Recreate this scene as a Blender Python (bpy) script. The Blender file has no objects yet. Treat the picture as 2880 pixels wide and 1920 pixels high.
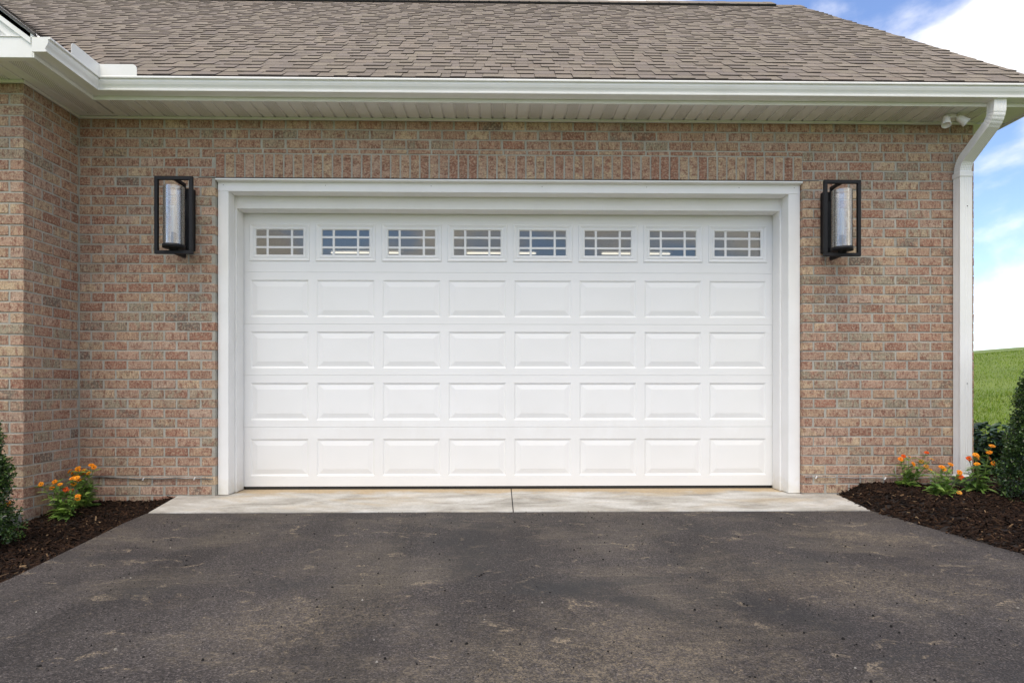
import bpy, math, random
import numpy as np
from mathutils import Vector, Matrix, noise as mnoise

random.seed(7)
rng = np.random.default_rng(7)
scene = bpy.context.scene
col = scene.collection
PI = math.pi

# ------------------------------------------------------------------ camera
cam_d = bpy.data.cameras.new('camera')
cam = bpy.data.objects.new('camera', cam_d)
col.objects.link(cam)
scene.camera = cam
cam.location = (3.5514, -5.3057, 0.9086)
cam.rotation_euler = (PI / 2, 0, -math.radians(0.9643))
cam_d.sensor_width = 36.0
cam_d.lens = 21.936
cam_d.shift_y = 0.0457
cam_d.clip_start = 0.05
cam_d.clip_end = 3000
scene.render.resolution_x = 1024
scene.render.resolution_y = 682

# ------------------------------------------------------------------ world
SUN_EL, SUN_AZ = 63.0, 200.0          # sun behind the camera, a little to its left, veiled by cloud
w = bpy.data.worlds.new('World')
scene.world = w
w.use_nodes = True
nt = w.node_tree
nt.nodes.clear()
N = nt.nodes.new
L = nt.links.new
out = N('ShaderNodeOutputWorld')
bg = N('ShaderNodeBackground')
sky = N('ShaderNodeTexSky')
sky.sky_type = 'NISHITA'
sky.sun_disc = False
sky.sun_elevation = math.radians(SUN_EL)
sky.sun_rotation = math.radians(SUN_AZ)
sky.air_density = 1.0
sky.dust_density = 0.15
sky.ozone_density = 1.6
tc = N('ShaderNodeTexCoord')
CLOUD_OFF = (2.306, 3.06, 9.4952)
cmap = N('ShaderNodeMapping'); cmap.inputs['Location'].default_value = CLOUD_OFF
cmap.inputs['Scale'].default_value = (0.8, 0.8, 1.36)
L(tc.outputs['Generated'], cmap.inputs['Vector'])
cn = N('ShaderNodeTexNoise')
cn.inputs['Scale'].default_value = 2.4
cn.inputs['Detail'].default_value = 9
cn.inputs['Roughness'].default_value = 0.52
cn.inputs['Distortion'].default_value = 0.25
L(cmap.outputs[0], cn.inputs['Vector'])
cr = N('ShaderNodeValToRGB')
cr.color_ramp.elements[0].position = 0.435
cr.color_ramp.elements[1].position = 0.545
cr.color_ramp.interpolation = 'EASE'
L(cn.outputs['Fac'], cr.inputs[0])
# cloud brightness varies softly inside the cloud
cn2 = N('ShaderNodeTexNoise'); cn2.inputs['Scale'].default_value = 4.0; cn2.inputs['Detail'].default_value = 6
L(cmap.outputs[0], cn2.inputs['Vector'])
cc = N('ShaderNodeValToRGB')
cc.color_ramp.elements[0].position = 0.25; cc.color_ramp.elements[0].color = (5.3, 5.15, 5.2, 1)
cc.color_ramp.elements[1].position = 0.62; cc.color_ramp.elements[1].color = (8.9, 8.5, 8.1, 1)
L(cn2.outputs['Fac'], cc.inputs[0])
tint = N('ShaderNodeMix'); tint.data_type = 'RGBA'; tint.blend_type = 'MULTIPLY'; tint.inputs[0].default_value = 1.0
L(sky.outputs[0], tint.inputs[6]); tint.inputs[7].default_value = (1.10, 1.10, 1.25, 1)
mixc = N('ShaderNodeMix'); mixc.data_type = 'RGBA'
L(cr.outputs[0], mixc.inputs[0]); L(tint.outputs[2], mixc.inputs[6]); L(cc.outputs[0], mixc.inputs[7])
L(mixc.outputs[2], bg.inputs['Color'])
bg.inputs['Strength'].default_value = 0.115
L(bg.outputs[0], out.inputs[0])

# ------------------------------------------------------------------ sun (veiled by cloud: wide and weak)
sd = bpy.data.lights.new('sun', 'SUN')
sd.energy = 1.5
sd.angle = math.radians(32)
sd.color = (1.0, 0.90, 0.76)
sun = bpy.data.objects.new('sun', sd)
col.objects.link(sun)
a_ = math.radians(SUN_AZ)
sdir = Vector((math.sin(a_) * math.cos(math.radians(SUN_EL)), math.cos(a_) * math.cos(math.radians(SUN_EL)), math.sin(math.radians(SUN_EL))))
sun.rotation_euler = sdir.to_track_quat('Z', 'Y').to_euler()
sun.location = (0, -8, 12)

vs = scene.view_settings
vs.view_transform = 'Standard'
vs.look = 'None'
vs.exposure = 0.78
vs.gamma = 1.0
vs.use_curve_mapping = False
scene.cycles.max_bounces = 8
scene.cycles.transparent_max_bounces = 12

# ------------------------------------------------------------------ helpers
def tag(o, label=None, cat=None, group=None, kind=None):
    if label: o['label'] = label
    if cat: o['category'] = cat
    if group: o['group'] = group
    if kind: o['kind'] = kind
    return o

def empty(name, loc=(0, 0, 0)):
    o = bpy.data.objects.new(name, None)
    o.empty_display_size = 0.1
    o.location = loc
    col.objects.link(o)
    return o

EDGE = (0.070, 0.060, 0.055)  # dark tint painted on shingle butts to draw the shadow line of each course
class MB:
    """collects geometry of ONE object"""
    def __init__(self):
        self.v = []; self.f = []; self.uv = []; self.t1 = []; self.t2 = []; self.sm = []
    def add(self, vs_, fs, uv=None, t1=(1, 1, 1), t2=(1, 1, 1), smooth=False):
        b = len(self.v)
        self.v.extend([tuple(p) for p in vs_])
        self.f.extend([tuple(i + b for i in f) for f in fs])
        n = len(vs_)
        self.uv.extend(uv if uv is not None else [(0, 0, 0)] * n)
        self.t1.extend([t1] * n); self.t2.extend([t2] * n)
        self.sm.extend([smooth] * len(fs))
    def box(self, x0, x1, y0, y1, z0, z1, bev=0.0, **k):
        if bev <= 0:
            vs_ = [(x, y, z) for x in (x0, x1) for y in (y0, y1) for z in (z0, z1)]
            fs = [(0, 1, 3, 2), (4, 6, 7, 5), (0, 4, 5, 1), (2, 3, 7, 6), (0, 2, 6, 4), (1, 5, 7, 3)]
            self.add(vs_, fs, **k)
        else:
            b = bev
            vs_ = []; idx = {}
            X = (x0, x1); Y = (y0, y1); Z = (z0, z1)
            for i in (0, 1):
                for j in (0, 1):
                    for l in (0, 1):
                        sx = b if i == 0 else -b; sy = b if j == 0 else -b; sz = b if l == 0 else -b
                        idx[(i, j, l, 'x')] = len(vs_); vs_.append((X[i], Y[j] + sy, Z[l] + sz))
                        idx[(i, j, l, 'y')] = len(vs_); vs_.append((X[i] + sx, Y[j], Z[l] + sz))
                        idx[(i, j, l, 'z')] = len(vs_); vs_.append((X[i] + sx, Y[j] + sy, Z[l]))
            fs = []
            q = [(0, 0), (1, 0), (1, 1), (0, 1)]
            for i in (0, 1): fs.append(tuple(idx[(i, a, c, 'x')] for a, c in q))
            for j in (0, 1): fs.append(tuple(idx[(a, j, c, 'y')] for a, c in q))
            for l in (0, 1): fs.append(tuple(idx[(a, c, l, 'z')] for a, c in q))
            for i in (0, 1):
                for j in (0, 1):
                    fs.append((idx[(i, j, 0, 'x')], idx[(i, j, 1, 'x')], idx[(i, j, 1, 'y')], idx[(i, j, 0, 'y')]))
                for l in (0, 1):
                    fs.append((idx[(i, 0, l, 'x')], idx[(i, 1, l, 'x')], idx[(i, 1, l, 'z')], idx[(i, 0, l, 'z')]))
            for j in (0, 1):
                for l in (0, 1):
                    fs.append((idx[(0, j, l, 'y')], idx[(1, j, l, 'y')], idx[(1, j, l, 'z')], idx[(0, j, l, 'z')]))
            for i in (0, 1):
                for j in (0, 1):
                    for l in (0, 1):
                        fs.append((idx[(i, j, l, 'x')], idx[(i, j, l, 'y')], idx[(i, j, l, 'z')]))
            self.add(vs_, fs, **k)
        return self
    def tube(self, pts, rad, seg=8, cap=True, smooth=True, **k):
        pts = [Vector(p) for p in pts]
        rads = rad if isinstance(rad, (list, tuple)) else [rad] * len(pts)
        vs_ = []; fs = []
        up = None
        for i, p in enumerate(pts):
            t = (pts[min(i + 1, len(pts) - 1)] - pts[max(i - 1, 0)]).normalized()
            if up is None:
                up = Vector((0, 0, 1)) if abs(t.z) < 0.9 else Vector((1, 0, 0))
            s = t.cross(up)
            if s.length < 1e-5: s = t.cross(Vector((0, 1, 0.3)))
            s.normalize(); up = s.cross(t).normalized()
            for j in range(seg):
                a = 2 * PI * j / seg
                vs_.append(p + (s * math.cos(a) + up * math.sin(a)) * rads[i])
        for i in range(len(pts) - 1):
            for j in range(seg):
                fs.append((i * seg + j, i * seg + (j + 1) % seg, (i + 1) * seg + (j + 1) % seg, (i + 1) * seg + j))
        self.add(vs_, fs, smooth=smooth, **k)
        if cap:
            n = len(pts)
            self.add(vs_[:seg], [tuple(range(seg))], **k)
            self.add(vs_[(n - 1) * seg:], [tuple(range(seg - 1, -1, -1))], **k)
        return self
    def lathe(self, c, prof, seg=32, smooth=True, **k):
        """prof = list of (r, z); about vertical axis at c"""
        vs_ = []; fs = []
        for r, z in prof:
            for j in range(seg):
                a = 2 * PI * j / seg
                vs_.append((c[0] + r * math.cos(a), c[1] + r * math.sin(a), c[2] + z))
        for i in range(len(prof) - 1):
            for j in range(seg):
                fs.append((i * seg + j, i * seg + (j + 1) % seg, (i + 1) * seg + (j + 1) % seg, (i + 1) * seg + j))
        self.add(vs_, fs, smooth=smooth, **k)
        return self
    def prism(self, poly, axis, a0, a1, **k):
        """poly in the plane normal to axis ('x': (y,z), 'y': (x,z)); extruded a0..a1"""
        n = len(poly)
        mk = (lambda t, p: (t, p[0], p[1])) if axis == 'x' else ((lambda t, p: (p[0], t, p[1])) if axis == 'y' else (lambda t, p: (p[0], p[1], t)))
        vs_ = [mk(a0, p) for p in poly] + [mk(a1, p) for p in poly]
        fs = [tuple(range(n - 1, -1, -1)), tuple(range(n, 2 * n))]
        fs += [(i, (i + 1) % n, n + (i + 1) % n, n + i) for i in range(n)]
        self.add(vs_, fs, **k)
        return self
    def mesh(self, name, mat, attrs=False):
        me = bpy.data.meshes.new(name)
        me.from_pydata(self.v, [], self.f)
        if attrs:
            n = len(self.v)
            a = me.attributes.new('buv', 'FLOAT_VECTOR', 'POINT')
            a.data.foreach_set('vector', np.asarray(self.uv, dtype=np.float32).ravel())
            for nm, dat in (('tint', self.t1), ('tint2', self.t2)):
                c = me.attributes.new(nm, 'FLOAT_COLOR', 'POINT')
                arr = np.ones((n, 4), dtype=np.float32); arr[:, :3] = np.asarray(dat, dtype=np.float32)
                c.data.foreach_set('color', arr.ravel())
        me.polygons.foreach_set('use_smooth', self.sm)
        if mat: me.materials.append(mat)
        me.update()
        return me
    def build(self, name, mat, parent=None, attrs=False, loc=None, fix=True):
        me = self.mesh(name, mat, attrs)
        if fix:
            import bmesh
            bm = bmesh.new(); bm.from_mesh(me)
            bmesh.ops.recalc_face_normals(bm, faces=bm.faces)
            bm.to_mesh(me); bm.free()
        return link(name, me, parent, loc)

def link(name, me, parent=None, loc=None):
    o = bpy.data.objects.new(name, me)
    col.objects.link(o)
    if parent: o.parent = parent
    if loc: o.location = loc
    return o

# ------------------------------------------------------------------ materials
def new_mat(name):
    m = bpy.data.materials.new(name)
    m.use_nodes = True
    t = m.node_tree
    b = t.nodes['Principled BSDF']
    return m, t, b

def noise_node(t, vec, scale, detail=4, rough=0.55, vscale=None, dist=0.0):
    if vscale:
        mp = t.nodes.new('ShaderNodeMapping'); mp.inputs['Scale'].default_value = vscale
        t.links.new(vec, mp.inputs['Vector']); vec = mp.outputs[0]
    n = t.nodes.new('ShaderNodeTexNoise')
    n.inputs['Scale'].default_value = scale; n.inputs['Detail'].default_value = detail
    n.inputs['Roughness'].default_value = rough; n.inputs['Distortion'].default_value = dist
    t.links.new(vec, n.inputs['Vector'])
    return n.outputs['Fac']

def ramp(t, fac, stops, interp='LINEAR'):
    r = t.nodes.new('ShaderNodeValToRGB')
    e = r.color_ramp.elements
    r.color_ramp.interpolation = interp
    while len(e) < len(stops): e.new(0.5)
    for el, (p, c) in zip(e, stops):
        el.position = p
        el.color = (c, c, c, 1) if isinstance(c, (int, float)) else (*c, 1)
    t.links.new(fac, r.inputs[0])
    return r.outputs[0]

def mix(t, fac, a, b, mode='MIX'):
    m = t.nodes.new('ShaderNodeMix'); m.data_type = 'RGBA'; m.blend_type = mode
    if isinstance(fac, (int, float)): m.inputs[0].default_value = fac
    else: t.links.new(fac, m.inputs[0])
    for i, s in ((6, a), (7, b)):
        if isinstance(s, tuple): m.inputs[i].default_value = (*s, 1)
        else: t.links.new(s, m.inputs[i])
    return m.outputs[2]

def bump(t, b, height, strength=0.3, dist=0.002):
    n = t.nodes.new('ShaderNodeBump'); n.inputs['Strength'].default_value = strength
    n.inputs['Distance'].default_value = dist
    t.links.new(height, n.inputs['Height']); t.links.new(n.outputs[0], b.inputs['Normal'])

def geo_pos(t):
    return t.nodes.new('ShaderNodeNewGeometry').outputs['Position']

def attr(t, name, o='Color'):
    a = t.nodes.new('ShaderNodeAttribute'); a.attribute_name = name
    return a.outputs[o]

def simple(name, c, rough=0.6, nscale=0, namt=0.1, metal=0.0, spec=0.5, bmp=0.0):
    m, t, b = new_mat(name)
    b.inputs['Roughness'].default_value = rough
    b.inputs['Metallic'].default_value = metal
    b.inputs['Specular IOR Level'].default_value = spec
    if nscale:
        f = noise_node(t, geo_pos(t), nscale, 5)
        c0 = tuple(x * (1 - namt) for x in c); c1 = tuple(min(1, x * (1 + namt)) for x in c)
        cc_ = ramp(t, f, [(0.3, c0), (0.7, c1)])
        t.links.new(cc_, b.inputs['Base Color'])
        if bmp: bump(t, b, f, bmp, 0.003)
    else:
        b.inputs['Base Color'].default_value = (*c, 1)
    return m

# brick: per-brick tints, sandy speckle, vertical combing, red flashes
def mat_brick():
    m, t, b = new_mat('brick')
    uv = attr(t, 'buv', 'Vector')
    lo = noise_node(t, uv, 9.0, 4, 0.6, dist=0.6)
    c = mix(t, ramp(t, lo, [(0.42, 0.0), (0.58, 1.0)]), attr(t, 'tint'), attr(t, 'tint2'))
    # red flashing in vertical patches
    fl = noise_node(t, uv, 1.0, 6, 0.72, vscale=(26, 13, 1))
    c = mix(t, ramp(t, fl, [(0.485, 0.0), (0.585, 0.78)]), c, (0.215, 0.088, 0.060))
    # pale sand coat
    sa = noise_node(t, uv, 1.0, 5, 0.7, vscale=(62, 50, 1))
    c = mix(t, ramp(t, sa, [(0.47, 0.0), (0.62, 0.62)]), c, (0.60, 0.475, 0.345))
    # vertical combing, stronger on some bricks
    st = noise_node(t, uv, 1.0, 3, 0.6, vscale=(230, 14, 1))
    am = noise_node(t, uv, 2.3, 1, 0.5)
    c = mix(t, ramp(t, am, [(0.42, 0.25), (0.6, 0.9)]), c, ramp(t, st, [(0.32, 0.45), (0.52, 1.0), (0.70, 1.25)]), 'MULTIPLY')
    # dark speckle, coarse and fine
    sp = noise_node(t, uv, 72.0, 4, 0.8)
    c = mix(t, ramp(t, sp, [(0.35, 0.9), (0.48, 0.0)]), c, (0.12, 0.076, 0.060))
    t.links.new(c, b.inputs['Base Color'])
    b.inputs['Roughness'].default_value = 0.9
    b.inputs['Specular IOR Level'].default_value = 0.25
    h = noise_node(t, uv, 1.0, 5, 0.7, vscale=(150, 60, 1))
    bump(t, b, h, 0.8, 0.003)
    return m

def mat_mortar():
    m, t, b = new_mat('mortar')
    p = geo_pos(t)
    f = noise_node(t, p, 7, 5)
    g = noise_node(t, p, 160, 3)
    c = ramp(t, f, [(0.3, (0.32, 0.305, 0.262)), (0.7, (0.46, 0.445, 0.39))])
    c = mix(t, 0.5, c, ramp(t, g, [(0.3, 0.7), (0.7, 1.2)]), 'MULTIPLY')
    t.links.new(c, b.inputs['Base Color'])
    b.inputs['Roughness'].default_value = 0.95
    bump(t, b, g, 0.5, 0.002)
    return m

def mat_shingle():
    m, t, b = new_mat('asphalt_shingle')
    p = geo_pos(t)
    g = noise_node(t, p, 240, 2, 0.6)
    c = mix(t, 0.7, attr(t, 'tint'), ramp(t, g, [(0.3, 0.55), (0.5, 1.0), (0.7, 1.5)]), 'MULTIPLY')
    f = noise_node(t, p, 1.3, 3)
    c = mix(t, 0.35, c, ramp(t, f, [(0.3, 0.8), (0.7, 1.15)]), 'MULTIPLY')
    t.links.new(c, b.inputs['Base Color'])
    b.inputs['Roughness'].default_value = 0.95
    b.inputs['Specular IOR Level'].default_value = 0.2
    bump(t, b, g, 0.5, 0.003)
    return m

def mat_white(name, c=(0.80, 0.80, 0.785), rough=0.45, dirt=0.05, nsc=3.0, grain=None):
    m, t, b = new_mat(name)
    p = geo_pos(t)
    f = noise_node(t, p, nsc, 6, 0.6)
    cc_ = ramp(t, f, [(0.3, tuple(x * (1 - dirt) for x in (c[0], c[1], c[2] * 0.98))), (0.6, c)])
    t.links.new(cc_, b.inputs['Base Color'])
    b.inputs['Roughness'].default_value = rough
    if grain:
        g = noise_node(t, p, 1.0, 3, 0.6, vscale=grain)
        bump(t, b, g, 0.12, 0.001)
    return m

def mat_door():
    # embossed white steel with faint road-splash dust towards the foot and a slight oil-canning
    m, t, b = new_mat('white_steel_door')
    p = geo_pos(t)
    f = noise_node(t, p, 1.6, 6, 0.6)
    c = ramp(t, f, [(0.3, (0.81, 0.815, 0.805)), (0.6, (0.83, 0.835, 0.83))])
    s = t.nodes.new('ShaderNodeSeparateXYZ'); t.links.new(p, s.inputs[0])
    n2 = noise_node(t, p, 1.0, 6, 0.7, vscale=(9, 9, 5))
    ad = t.nodes.new('ShaderNodeMath'); ad.operation = 'MULTIPLY_ADD'
    t.links.new(n2, ad.inputs[0]); ad.inputs[1].default_value = -0.9; t.links.new(s.outputs['Z'], ad.inputs[2])
    k = ramp(t, ad.outputs[0], [(0.0, 0.11), (0.25, 0.0)])
    c = mix(t, k, c, (0.58, 0.53, 0.44))
    t.links.new(c, b.inputs['Base Color'])
    b.inputs['Roughness'].default_value = 0.42
    g = noise_node(t, p, 1.0, 3, 0.6, vscale=(26, 26, 340))
    w_ = noise_node(t, p, 1.0, 1, 0.5, vscale=(2.5, 1, 3.2))
    bp = t.nodes.new('ShaderNodeBump'); bp.inputs['Strength'].default_value = 0.35; bp.inputs['Distance'].default_value = 0.02
    t.links.new(w_, bp.inputs['Height'])
    b2 = t.nodes.new('ShaderNodeBump'); b2.inputs['Strength'].default_value = 0.22; b2.inputs['Distance'].default_value = 0.0012
    t.links.new(g, b2.inputs['Height']); t.links.new(bp.outputs[0], b2.inputs['Normal']); t.links.new(b2.outputs[0], b.inputs['Normal'])
    return m

def mat_trim():
    # white PVC boards with yellowish grime rising a few centimetres from the slab
    m, t, b = new_mat('white_trim_board')
    p = geo_pos(t)
    f = noise_node(t, p, 4.0, 6, 0.6)
    c = ramp(t, f, [(0.3, (0.80, 0.80, 0.785)), (0.6, (0.84, 0.84, 0.83))])
    s = t.nodes.new('ShaderNodeSeparateXYZ'); t.links.new(p, s.inputs[0])
    n2 = noise_node(t, p, 14, 4)
    ad = t.nodes.new('ShaderNodeMath'); ad.operation = 'MULTIPLY_ADD'
    t.links.new(n2, ad.inputs[0]); ad.inputs[1].default_value = 0.25; t.links.new(s.outputs['Z'], ad.inputs[2])
    k = ramp(t, ad.outputs[0], [(0.10, 0.5), (0.26, 0.0)])
    c = mix(t, k, c, (0.62, 0.56, 0.40))
    t.links.new(c, b.inputs['Base Color'])
    b.inputs['Roughness'].default_value = 0.5
    return m

def mat_soffit_vent():
    m, t, b = new_mat('vented_soffit')
    p = geo_pos(t)
    v = t.nodes.new('ShaderNodeMapping'); v.inputs['Scale'].default_value = (95, 95, 1); v.inputs['Rotation'].default_value = (0, 0, math.radians(45))
    t.links.new(p, v.inputs['Vector'])
    ck = t.nodes.new('ShaderNodeTexVoronoi'); ck.inputs['Randomness'].default_value = 0.0; ck.inputs['Scale'].default_value = 1.0
    t.links.new(v.outputs[0], ck.inputs['Vector'])
    c = ramp(t, ck.outputs['Distance'], [(0.30, (0.34, 0.33, 0.31)), (0.38, (0.78, 0.77, 0.74))])
    t.links.new(c, b.inputs['Base Color'])
    b.inputs['Roughness'].default_value = 0.5
    return m

def mat_asphalt():
    m, t, b = new_mat('asphalt')
    p = geo_pos(t)
    big = noise_node(t, p, 0.9, 4, 0.6)
    c = ramp(t, big, [(0.35, (0.040, 0.0335, 0.0315)), (0.65, (0.058, 0.050, 0.0465))])
    # tyre polish and rake lines running up to the door
    ty = noise_node(t, p, 1.0, 3, 0.55, vscale=(2.6, 0.22, 1), dist=0.3)
    c = mix(t, 0.75, c, ramp(t, ty, [(0.36, 0.66), (0.5, 1.0), (0.66, 1.2)]), 'MULTIPLY')
    agg = t.nodes.new('ShaderNodeTexVoronoi'); agg.inputs['Scale'].default_value = 200
    t.links.new(p, agg.inputs['Vector'])
    sepc = t.nodes.new('ShaderNodeSeparateColor'); t.links.new(agg.outputs['Color'], sepc.inputs[0])
    c = mix(t, 0.9, c, ramp(t, sepc.outputs[0], [(0.0, 0.34), (0.5, 0.88), (0.85, 1.5), (0.97, 2.8)]), 'MULTIPLY')
    fine = noise_node(t, p, 420, 2, 0.6)
    c = mix(t, 0.6, c, ramp(t, fine, [(0.3, 0.5), (0.7, 1.5)]), 'MULTIPLY')
    def mulm(x, y):
        n = t.nodes.new('ShaderNodeMath'); n.operation = 'MULTIPLY'
        t.links.new(x, n.inputs[0]); t.links.new(y, n.inputs[1]); return n.outputs[0]
    grain = ramp(t, noise_node(t, p, 130, 3, 0.75), [(0.42, 0.0), (0.58, 1.0)])
    grain2 = ramp(t, noise_node(t, p, 42, 3, 0.7), [(0.38, 0.1), (0.60, 1.0)])
    # small tan scuffs of dried mud
    d1 = noise_node(t, p, 1.0, 6, 0.66, vscale=(5.2, 6.4, 1), dist=1.2)
    k1 = mulm(mulm(ramp(t, d1, [(0.592, 0.0), (0.645, 0.95)]), grain), grain2)
    c = mix(t, k1, c, (0.36, 0.285, 0.195))
    # wider dusty film that only catches between the stones
    d2 = noise_node(t, p, 1.0, 5, 0.62, vscale=(1.3, 1.7, 1), dist=0.5)
    k2 = mulm(ramp(t, d2, [(0.49, 0.0), (0.68, 0.55)]), grain)
    c = mix(t, k2, c, (0.185, 0.155, 0.115))
    # thin drag scratches
    d3 = noise_node(t, p, 1.0, 4, 0.6, vscale=(1.1, 9.0, 1), dist=1.6)
    k3 = mulm(ramp(t, d3, [(0.485, 0.0), (0.50, 0.5), (0.515, 0.0)]), mulm(ramp(t, d2, [(0.48, 0.0), (0.56, 1.0)]), grain2))
    c = mix(t, k3, c, (0.25, 0.20, 0.14))
    # dried-mud patches and a dark tyre sweep where cars turn
    def blob(cx, cy, sx, sy, rot, amp):
        mp = t.nodes.new('ShaderNodeMapping'); mp.vector_type = 'TEXTURE'
        mp.inputs['Location'].default_value = (cx, cy, 0); mp.inputs['Rotation'].default_value = (0, 0, rot); mp.inputs['Scale'].default_value = (sx, sy, 1e3)
        t.links.new(p, mp.inputs['Vector'])
        ln = t.nodes.new('ShaderNodeVectorMath'); ln.operation = 'LENGTH'; t.links.new(mp.outputs[0], ln.inputs[0])
        wob = t.nodes.new('ShaderNodeMath'); wob.operation = 'MULTIPLY_ADD'
        t.links.new(noise_node(t, p, 5.5, 6, 0.72), wob.inputs[0]); wob.inputs[1].default_value = 1.9; t.links.new(ln.outputs['Value'], wob.inputs[2])
        sh = t.nodes.new('ShaderNodeMath'); sh.operation = 'MULTIPLY'; sh.inputs[1].default_value = 0.5; t.links.new(wob.outputs[0], sh.inputs[0])
        return ramp(t, sh.outputs[0], [(0.52, amp), (0.80, 0.0)])
    for cx, cy, sx, sy, rot in ((3.95, -3.15, 0.85, 0.62, 0.3), (5.25, -2.35, 0.95, 0.40, -0.3), (2.75, -2.75, 0.6, 0.4, 0.5), (5.75, -1.5, 0.6, 0.22, -0.2)):
        c = mix(t, mulm(mulm(blob(cx, cy, sx * 1.5, sy * 1.5, rot, 0.68), grain), grain2), c, (0.27, 0.215, 0.145))
    for cx, cy, sx, sy, rot in ((4.12, -2.55, 0.55, 0.13, -0.85), (3.75, -2.35, 0.45, 0.10, -0.6), (4.75, -2.75, 0.6, 0.16, -0.7), (3.35, -1.55, 0.35, 0.9, 0.15)):
        c = mix(t, blob(cx, cy, sx * 1.6, sy * 1.6, rot, 0.55), c, (0.026, 0.0255, 0.0265))
    # smooth dark patches
    d5 = noise_node(t, p, 1.0, 4, 0.55, vscale=(0.9, 2.0, 1), dist=0.4)
    c = mix(t, ramp(t, d5, [(0.30, 0.55), (0.42, 0.0)]), c, (0.030, 0.030, 0.031))
    t.links.new(c, b.inputs['Base Color'])
    b.inputs['Roughness'].default_value = 0.85
    b.inputs['Specular IOR Level'].default_value = 0.35
    bump(t, b, agg.outputs['Distance'], 0.8, 0.005)
    return m

def mat_concrete():
    m, t, b = new_mat('concrete_apron')
    p = geo_pos(t)
    f = noise_node(t, p, 1.0, 7, 0.66, vscale=(2.0, 3.4, 1), dist=0.5)
    c = ramp(t, f, [(0.34, (0.25, 0.235, 0.205)), (0.48, (0.40, 0.38, 0.34)), (0.64, (0.55, 0.54, 0.51))])
    s = t.nodes.new('ShaderNodeSeparateXYZ'); t.links.new(p, s.inputs[0])
    n2 = noise_node(t, p, 3.5, 4, 0.6)
    ad = t.nodes.new('ShaderNodeMath'); ad.operation = 'MULTIPLY_ADD'
    t.links.new(n2, ad.inputs[0]); ad.inputs[1].default_value = 0.55; t.links.new(s.outputs['Y'], ad.inputs[2])
    k = ramp(t, ad.outputs[0], [(0.36, 0.0), (0.48, 0.75)])
    c = mix(t, k, c, (0.43, 0.31, 0.165))
    st = noise_node(t, p, 1.0, 6, 0.65, vscale=(1.1, 2.4, 1), dist=0.8)
    c = mix(t, ramp(t, st, [(0.54, 0.0), (0.67, 0.5)]), c, (0.45, 0.355, 0.225))
    pit = noise_node(t, p, 1.0, 2, 0.5, vscale=(55, 90, 1))
    c = mix(t, ramp(t, pit, [(0.27, 0.8), (0.35, 0.0)]), c, (0.15, 0.125, 0.095))
    g2 = noise_node(t, p, 38, 4, 0.7)
    c = mix(t, 0.5, c, ramp(t, g2, [(0.3, 0.72), (0.7, 1.2)]), 'MULTIPLY')
    t.links.new(c, b.inputs['Base Color'])
    b.inputs['Roughness'].default_value = 0.85
    g = noise_node(t, p, 90, 4)
    bump(t, b, g, 0.45, 0.004)
    return m

def mat_attr(name, rough=0.8, spec=0.3, trans=0.0, nscale=0):
    m, t, b = new_mat(name)
    c = attr(t, 'tint')
    if nscale:
        c = mix(t, 0.6, c, ramp(t, noise_node(t, geo_pos(t), nscale, 4), [(0.3, 0.6), (0.7, 1.3)]), 'MULTIPLY')
    t.links.new(c, b.inputs['Base Color'])
    b.inputs['Roughness'].default_value = rough
    b.inputs['Specular IOR Level'].default_value = spec
    if trans > 0:
        tr = t.nodes.new('ShaderNodeBsdfTranslucent'); t.links.new(c, tr.inputs['Color'])
        ms = t.nodes.new('ShaderNodeMixShader'); ms.inputs[0].default_value = trans
        o = t.nodes['Material Output']
        t.links.new(b.outputs[0], ms.inputs[1]); t.links.new(tr.outputs[0], ms.inputs[2]); t.links.new(ms.outputs[0], o.inputs['Surface'])
    return m

def mat_glass(name, tintc=(1, 1, 1), coat=(1, 1, 1), base_refl=0.05, gain=1.0, rough=0.0, seeded=False, wav=False):
    m, t, b = new_mat(name)
    t.nodes.remove(b)
    o = t.nodes['Material Output']
    tr = t.nodes.new('ShaderNodeBsdfTransparent'); tr.inputs[0].default_value = (*tintc, 1)
    gl = t.nodes.new('ShaderNodeBsdfGlossy'); gl.inputs['Roughness'].default_value = rough; gl.inputs['Color'].default_value = (*coat, 1)
    fr = t.nodes.new('ShaderNodeFresnel'); fr.inputs[0].default_value = 1.5
    mm = t.nodes.new('ShaderNodeMath'); mm.operation = 'MULTIPLY_ADD'; mm.use_clamp = True
    t.links.new(fr.outputs[0], mm.inputs[0]); mm.inputs[1].default_value = gain; mm.inputs[2].default_value = base_refl
    if seeded:
        n = noise_node(t, geo_pos(t), 1.0, 3, 0.6, vscale=(70, 70, 18))
        bp = t.nodes.new('ShaderNodeBump'); bp.inputs['Strength'].default_value = 0.25; bp.inputs['Distance'].default_value = 0.003
        t.links.new(n, bp.inputs['Height']); t.links.new(bp.outputs[0], gl.inputs['Normal']); t.links.new(bp.outputs[0], fr.inputs['Normal'])
    ms = t.nodes.new('ShaderNodeMixShader')
    t.links.new(mm.outputs[0], ms.inputs[0]); t.links.new(tr.outputs[0], ms.inputs[1]); t.links.new(gl.outputs[0], ms.inputs[2])
    fin = ms
    if seeded:      # a small share of white diffuse makes the cylinder look slightly whitish
        df = t.nodes.new('ShaderNodeBsdfDiffuse'); df.inputs[0].default_value = (0.85, 0.86, 0.88, 1)
        ms2 = t.nodes.new('ShaderNodeMixShader'); ms2.inputs[0].default_value = 0.05
        t.links.new(ms.outputs[0], ms2.inputs[1]); t.links.new(df.outputs[0], ms2.inputs[2]); fin = ms2
    t.links.new(fin.outputs[0], o.inputs['Surface'])
    return m

def mat_emit(name, c, s):
    m, t, b = new_mat(name)
    b.inputs['Base Color'].default_value = (0.8, 0.8, 0.8, 1)
    b.inputs['Emission Color'].default_value = (*c, 1)
    b.inputs['Emission Strength'].default_value = s
    return m

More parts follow.
